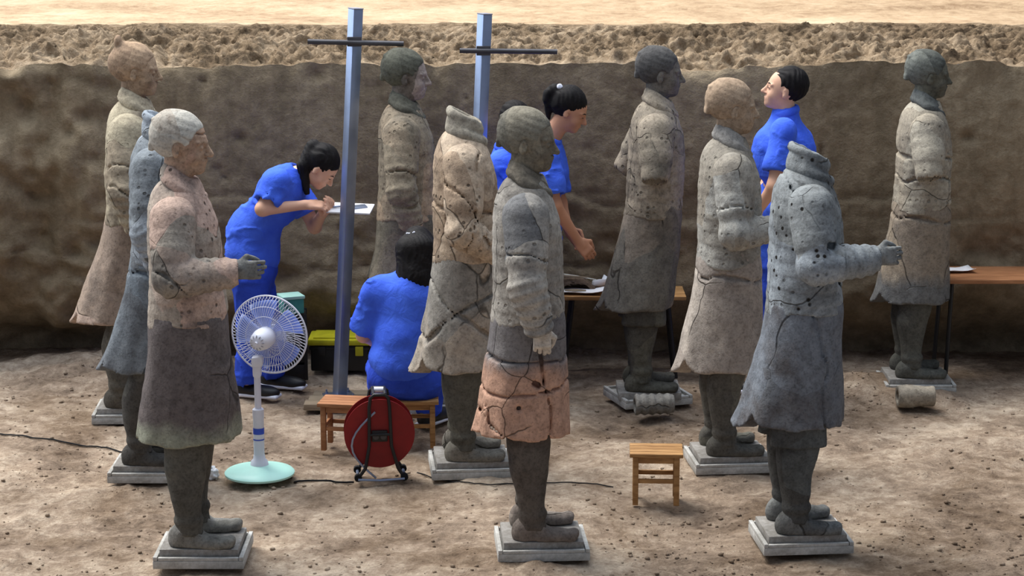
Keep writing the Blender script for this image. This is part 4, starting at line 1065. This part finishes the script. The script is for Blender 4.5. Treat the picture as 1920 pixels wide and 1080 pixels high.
# cable reel
g = ground(712, 893); t = empty('cable_reel', (g.x, g.y, 0), .10); tag(t, 'red cable drum in a black tubular frame standing beside the reddish stool', 'cable reel')
cz = .225; RR = .168
def disc_prof(r, y, th=.006): return [(.0, y), (r * .30, y), (r * .32, y + .012), (r * .92, y + .012), (r * .95, y), (r, y), (r, y + th), (.0, y + th)]
MX = Matrix.Translation((0, 0, cz)) @ Matrix.Rotation(pi / 2, 4, 'X')
for yy, nm in ((.040, 'front_flange'), (-.050, 'back_flange')):
    b = MB(); b.lathe([(.002, yy), (RR * .30, yy), (RR * .33, yy - .008), (RR * .90, yy - .008), (RR * .95, yy), (RR, yy), (RR, yy + .006), (.002, yy + .006)], 48, MX); b.build(nm, M['red'], t)
b = MB(); b.lathe([(.07, -.046), (.07, .038)], 28, MX)
for i in range(9): b.tube([MX @ V((.115 + .006 * (i % 2)) * cos(k * pi / 18), (.115 + .006 * (i % 2)) * sin(k * pi / 18), -.038 + i * .0085) for k in range(36)], .006, 6, True)
b.build('wound_cable', M['rubber'], t)
b = MB(); b.box((0, -.052, cz - .01), (.075, .020, .055), (0, 0, 0), .006); so = b.build('socket_box', M['black'], t)
for sx in (-1, 1):
    b = MB(); b.lathe([(.015, .0), (.015, .006), (.012, .007), (.002, .007)], 16, Matrix.Translation((sx * .018, -.062, cz - .01)) @ Matrix.Rotation(pi / 2, 4, 'X')); b.build('socket', M['rod'], so)
for yy in (-.068, .072):
    b = MB(); pts = [V(-.105, yy, .012), V(-.070, yy, .06), V(-.050, yy, .17), V(-.048, yy, .36), V(-.042, yy, .405), V(-.025, yy, .42), V(.025, yy, .42), V(.042, yy, .405), V(.048, yy, .36), V(.055, yy, .17), V(.085, yy, .06), V(.115, yy, .012)]
    b.tube(pts, .0085, 10); b.tube([V(-.05, yy, cz), V(.052, yy, cz)], .007, 8); b.build('frame', M['black'], t)
b = MB()
for sx in (-.028, .028): b.tube([V(sx, -.068, .42), V(sx * 1.0, .0, .425), V(sx, .072, .42)], .009, 8)
b.build('handle', M['black'], t)
b = MB(); b.tube([V(-.022, .0, .428), V(.022, .0, .428)], .014, 10); b.build('grip', M['white'], t)
for sx in (-.105, .115):
    for yy in (-.068, .072): b = MB(); b.tube([V(sx, yy - .012, .016), V(sx, yy + .012, .016)], .018, 12); b.build('foot', M['rubber'], t)
    b = MB(); b.tube([V(sx, -.068, .012), V(sx, .072, .012)], .008, 8); b.build('foot_bar', M['steel'], t)
b = MB(); b.tube([V(-.105, -.085, .010), V(0, -.095, .008), V(.115, -.085, .010)], .006, 8); b.build('front_bar', M['steel'], t)
b = MB(); b.tube([V(-.02, -.072, cz + .02) + V(-.125 * sin(q * .1 * pi) - .0, .01, .10 - .36 * q / 10) * .9 for q in range(11)], .005, 8); b.build('loose_loop', M['steel'], t)
RP = V(g.x, g.y, 0)
# cords on the ground
def cord(pts, r, m, label, name='power_cord'):
    P_ = []
    for (px, py) in pts:
        q = ground(px, py); q.z = float(floor_h(np.array([q.x]), np.array([q.y]))[0]) + r + .004; P_.append(q)
    out = []
    for i in range(len(P_) - 1):
        for k in range(6):
            q = P_[i].lerp(P_[i + 1], k / 6); q.z = float(floor_h(np.array([q.x]), np.array([q.y]))[0]) + r + .003; out.append(q)
    o0 = out[0].copy(); o0.z = 0
    b = MB(); b.tube([p - o0 for p in out], r, 6); o = b.build(name, M[m]); o.location = o0; tag(o, label, 'cord'); return o
cord([(552, 893), (580, 889), (610, 893), (640, 895), (668, 893)], .005, 'rubber', 'dark power cord on the ground between the fan base and the cable reel')
cord([(0, 815), (60, 826), (143, 832), (200, 836), (250, 846), (300, 852), (345, 862), (378, 872)], .004, 'rubber', 'thin black cord running along the ground past the warriors at far left')
cord([(782, 880), (860, 905), (920, 912), (1010, 905), (1100, 905), (1160, 912)], .003, 'rubber', 'thin dark cord trailing right from the cable reel towards the lone stool')
# black bin with a yellow lid by the wall
g = ground(637, 697); t = empty('storage_box', (g.x, g.y, 0), 0.0); tag(t, 'black storage box with bright yellow lid on the ground by the wall', 'box')
g0 = 0.0
b = MB(); b.box((0, .10, .080), (.33, .22, .150), (0, 0, 0), .012); b.box((0, .10, .140), (.345, .235, .016), (0, 0, 0), .004); b.build('body', M['black'], t)
b = MB(); b.box((0, .10, .175), (.36, .25, .034), (0, 0, 0), .010); b.box((0, .10, .196), (.30, .19, .012), (0, 0, 0), .005); b.build('lid', M['yellow'], t)
for sx in (-.10, .115):
    b = MB(); b.box((sx, -.016, .125), (.045, .014, .055), (0, 0, 0), .004); b.build('latch', M['yellow' if sx > 0 else 'black'], t)
# teal box
g = at(545, 552, 11.75); t = empty('teal_box', (g.x, 11.75, 0), .4); tag(t, 'small teal box with paler lid beside the bending woman', 'box')
zt_ = at(545, 552, 11.75).z
# stands on a dark crate
b = MB(); b.box((0, 0, .045), (.12, .12, .085), (0, 0, 0), .008); b.build('body', M['teal'], t)
b = MB(); b.box((0, 0, .096), (.13, .13, .018), (0, 0, 0), .005); b.build('lid', M['mint'], t)
t.location.z = zt_ - .105
cr = empty('dark_crate', (g.x - .02, 11.78, 0), .1); tag(cr, 'dark crate carrying the teal box behind the bending woman', 'crate')
hh = zt_ - .105
b = MB()
for i in range(4):
    bb = MB(); bb.box((0, 0, hh * (i + .5) / 4), (.20, .18, hh / 4 - .012), (0, 0, 0), .004); bb.build('slat_band', M['black'], cr)
for sx in (-1, 1):
    for sy in (-1, 1): bb = MB(); bb.box((sx * .095, sy * .085, hh / 2), (.02, .02, hh), (0, 0, 0), .002); bb.build('corner_post', M['black'], cr)
# white board held by the bending woman
p = at(657, 391, 11.40); b = MB(); b.box((0, 0, 0), (.24, .16, .010), (0, 0, 0), .003); o = b.build('work_board', M['paper']); o.location = p; o.rotation_euler = (.16, .03, -.1); tag(o, 'thin white board held out in front of the bending woman', 'board')
b = MB(); b.box((.02, .0, .009), (.14, .05, .006), (0, 0, .5), .002); b.tube([V(-.09, -.02, .012), V(-.01, .01, .014)], .005, 8); b.build('putty_knife', M['steel'], o)
# work table with papers and tools
TY = 11.86; zt_ = at(1165, 556, TY - .15).z
x0 = at(1040, 550, TY).x; x1 = at(1283, 550, TY).x
t = empty('work_table', ((x0 + x1) / 2, TY, 0), 0); tag(t, 'low wooden work table with black legs behind the warrior with cut-off sleeves', 'table')
wx = (x1 - x0)
for i in range(4):
    b = MB(); b.box((0, -.112 + i * .075, zt_ - .012), (wx, .072, .022), (0, 0, 0), .003); b.build('top_board', M['pine'], t)
for sx in (-1, 1):
    for sy in (-1, 1):
        b = MB(); b.tube([V(sx * (wx / 2 - .10), sy * .11, zt_ - .024), V(sx * (wx / 2 - .05), sy * .12, .0)], .012, 8); b.build('leg', M['black'], t)
    b = MB(); b.tube([V(sx * (wx / 2 - .085), -.115, zt_ * .6), V(sx * (wx / 2 - .085), .115, zt_ * .6)], .009, 8); b.build('leg_brace', M['black'], t)
def sheet(px, py, wd, dp, rz, label, curl=.01, Y=None, z=None):
    z = zt_ if z is None else z
    g_ = ground(px, py, z); n = 8; P_ = []
    for i in range(n + 1):
        for j in range(n + 1):
            u_, v_ = i / n - .5, j / n - .5
            P_.append((u_ * wd, v_ * dp, .003 + curl * (max(0, u_ * 2) ** 3 + max(0, -v_ * 2) ** 4) + .002 * sin(9 * u_ + 7 * v_) + .002))
    P_ = np.array(P_); I = np.arange((n + 1) ** 2).reshape(n + 1, n + 1); Q_ = np.stack([I[:-1, :-1], I[1:, :-1], I[1:, 1:], I[:-1, 1:]], -1).reshape(-1, 4)
    o = link('paper_sheet', np_mesh('paper_sheet', P_, Q_), M['paper']); o.location = (g_.x, g_.y, z); o.rotation_euler = (0, 0, rz)
    m_ = o.modifiers.new('thick', 'SOLIDIFY'); m_.thickness = .002; m_.offset = 1
    tag(o, label, 'paper', 'papers on the work table'); return o
sheet(1090, 548, .27, .18, -.12, 'larger white sheet lying near the left end of the work table', .012)
sheet(1122, 538, .12, .12, .35, 'small white sheet with a raised corner beside the larger sheet', .05)
SY = 11.91; sp = at(1078, 536, SY)
F = field_of([ell((0, 0, .02), (.125, .055, .085))], .006, .02)
F.add(ell((0, 0, 0), (.122, .052, .078)), 0, lambda x, y, z: .006 * noise3(x, y, z, 14, 1) + .003 * noise3(x, y, z, 40, 2)); F.cut(ell((0, -.01, -.016), (.104, .050, .066)), .004); F.cut(rbox((0, 0, -.1), (.3, .3, .1), .001))
F.cut(rbox((.13, 0, .08), (.05, .2, .06), .004, rotm(0, .7)), .003)
o = link('pottery_shard', F.mesh('pottery_shard'), clay('shard', S_(120, 98, 78), S_(98, 80, 64), S_(70, 60, 50), seed=31, cr=-.6)); o.location = (sp.x, SY, zt_); tag(o, 'brown curved pottery shard lying on the work table, thin tools resting on it', 'pottery')
for (A_, B_, r_, m_, nm, lb) in [(V(-.13, -.02, .088), V(.07, -.045, .078), .006, 'board', 'wooden_stick', 'thin pale wooden stick resting on top of the brown pottery shard'),
                                (V(-.10, .0, .094), V(.12, -.02, .060), .005, 'lint', 'bamboo_probe', 'slim whitish probe crossing the shard behind the wooden stick'),
                                (V(-.06, -.085, .012), V(.06, -.092, .012), .009, 'board', 'brush_handle', 'brush handle lying flat on the table before the shard')]:
    b = MB(); b.tube([V(0, 0, 0), (B_ - A_) * .5, B_ - A_], [r_ * .6, r_, r_ * .5], 8); o = b.build(nm, M[m_]); o.location = V(sp.x, SY, zt_) + A_; tag(o, lb, 'tool')
# second table at the far right, mostly beyond the picture edge
TY2 = 11.62; z2 = at(1765, 525, TY2).z; x0 = at(1762, 525, TY2).x
t = empty('work_table', (x0 + .48, TY2 + .2, 0), 0); tag(t, 'work table at the far right edge behind the far-right warrior', 'table')
for i in range(4):
    b = MB(); b.box((0, -.15 + i * .1, z2 - .012), (.9, .097, .022), (0, 0, 0), .003); b.build('top_board', M['redwood'], t)
for sx in (-1, 1):
    for sy in (-1, 1):
        b = MB(); b.tube([V(sx * .40, sy * .15, z2 - .024), V(sx * .42, sy * .17, .0)], .012, 8); b.build('leg', M['black'], t)
o = sheet(1790, 508, .20, .15, .1, 'white sheet on the table at the far right edge', .01, z=z2); o['group'] = 'papers on the far right table'; del o['group']
# bundles in front of the two rear plinths
def roll(px, py, L, r, rz, label, m, n=5):
    g_ = ground(px, py); Rz = Matrix.Rotation(rz, 3, 'Z'); d_ = Rz @ V(1, 0, 0); c_ = V(0, 0, r + .005)
    F = field_of([cone(c_ - d_ * L / 2, c_ + d_ * L / 2, r, r)], .006, .03)
    F.add(cone(c_ - d_ * (L / 2 - r * .3), c_ + d_ * (L / 2 - r * .3), r, r * .95), 0, lambda x, y, z: .004 * np.sin((x * d_.x + y * d_.y) * 2 * pi * n / L) + .003 * noise3(x, y, z, 30, 1))
    for s in (-1, 1): F.cut(rbox(c_ + d_ * s * (L / 2 + .1), (.1, .3, .3), .002, Rz), .006); F.cut(cone(c_ + d_ * s * (L / 2 + .02), c_ + d_ * s * (L / 2 - .02), r * .55, r * .5), .004)
    o = link('clay_roll', F.mesh('clay_roll'), m); o.location = (g_.x, g_.y, 0); tag(o, label, 'clay tube', 'broken clay tubes by the rear plinths'); return o
roll(1226, 778, .21, .055, .12, 'ribbed grey clay tube lying before the warrior with cut-off sleeves', clay('roll1', S_(128, 124, 116), S_(112, 110, 104), S_(90, 86, 80), seed=21, cr=.2))
roll(1716, 765, .20, .060, .03, 'smooth tan clay tube lying before the far-right warrior', clay('roll2', S_(150, 140, 122), S_(136, 126, 110), S_(104, 98, 88), seed=22, cr=.2), 1)
# crumpled bag by the fan
p = ground(398, 885); F = field_of([ell((0, 0, .03), (.035, .03, .04))], .0045, .02); F.add(ell((0, 0, .025), (.030, .026, .034))); F.add(ell((-.012, .0, .05), (.012, .012, .028)), .01); F.warp(lambda x, y, z: .010 * noise3(x, y, z, 55, 1) + .005 * noise3(x, y, z, 110, 2))
F.cut(rbox((0, 0, -.1), (.3, .3, .1), .001)); o = link('crumpled_bag', F.mesh('crumpled_bag'), M['paper']); o.location = (p.x, p.y, float(floor_h(np.array([p.x]), np.array([p.y]))[0])); tag(o, 'small crumpled white bag on the ground between the front-left warrior and the fan', 'bag')
# loose crumbs of earth on the ground, too many to count
def crumbs(n, seed):
    r = np.random.RandomState(seed); bm = bmesh.new(); bmesh.ops.create_icosphere(bm, subdivisions=1, radius=1)
    V = np.array([v.co[:] for v in bm.verts]); F = np.array([[v.index for v in f.verts] for f in bm.faces]); bm.free()
    ctr = [(-1.25, 8.55, .5), (.75, 8.6, .45), (1.9, 8.9, .5), (2.0, 11.3, .35), (-2.2, 11.3, .6), (-1.9, 9.9, .6), (1.0, 10.9, .6), (.3, 9.0, .6)]
    Ps = []; Fs = []
    for i in range(n):
        if r.rand() < .55: c = ctr[r.randint(len(ctr))]; x, yv = c[0] + r.randn() * c[2], c[1] + r.randn() * c[2] * .6
        else: x, yv = r.uniform(-3, 3), r.uniform(7.8, 12.1)
        yv = min(max(yv, 7.7), 12.2)
        if any(abs(x - a_) < .25 and abs(yv - b_) < .22 for a_, b_ in FR): continue
        s = .0035 + .009 * r.rand() ** 3.5
        h = float(floor_h(np.array([x]), np.array([yv]))[0])
        q = V * (1 + .35 * (r.rand(len(V), 1) - .5)) * s * np.array([1.2, 1, .7]); a = r.rand() * 6.28
        q = q @ np.array([[cos(a), sin(a), 0], [-sin(a), cos(a), 0], [0, 0, 1]])
        Ps.append(q + [x, yv, h + s * .3]); Fs.append(F + (len(Ps) - 1) * len(V))
    return np.concatenate(Ps), np.concatenate(Fs)
P, Q = crumbs(2600, 3)
o = link('soil_crumbs', np_mesh('soil_crumbs', P, Q), M['floor']); tag(o, 'small crumbs and clods of earth scattered over the pit ground', 'soil', kind='stuff')
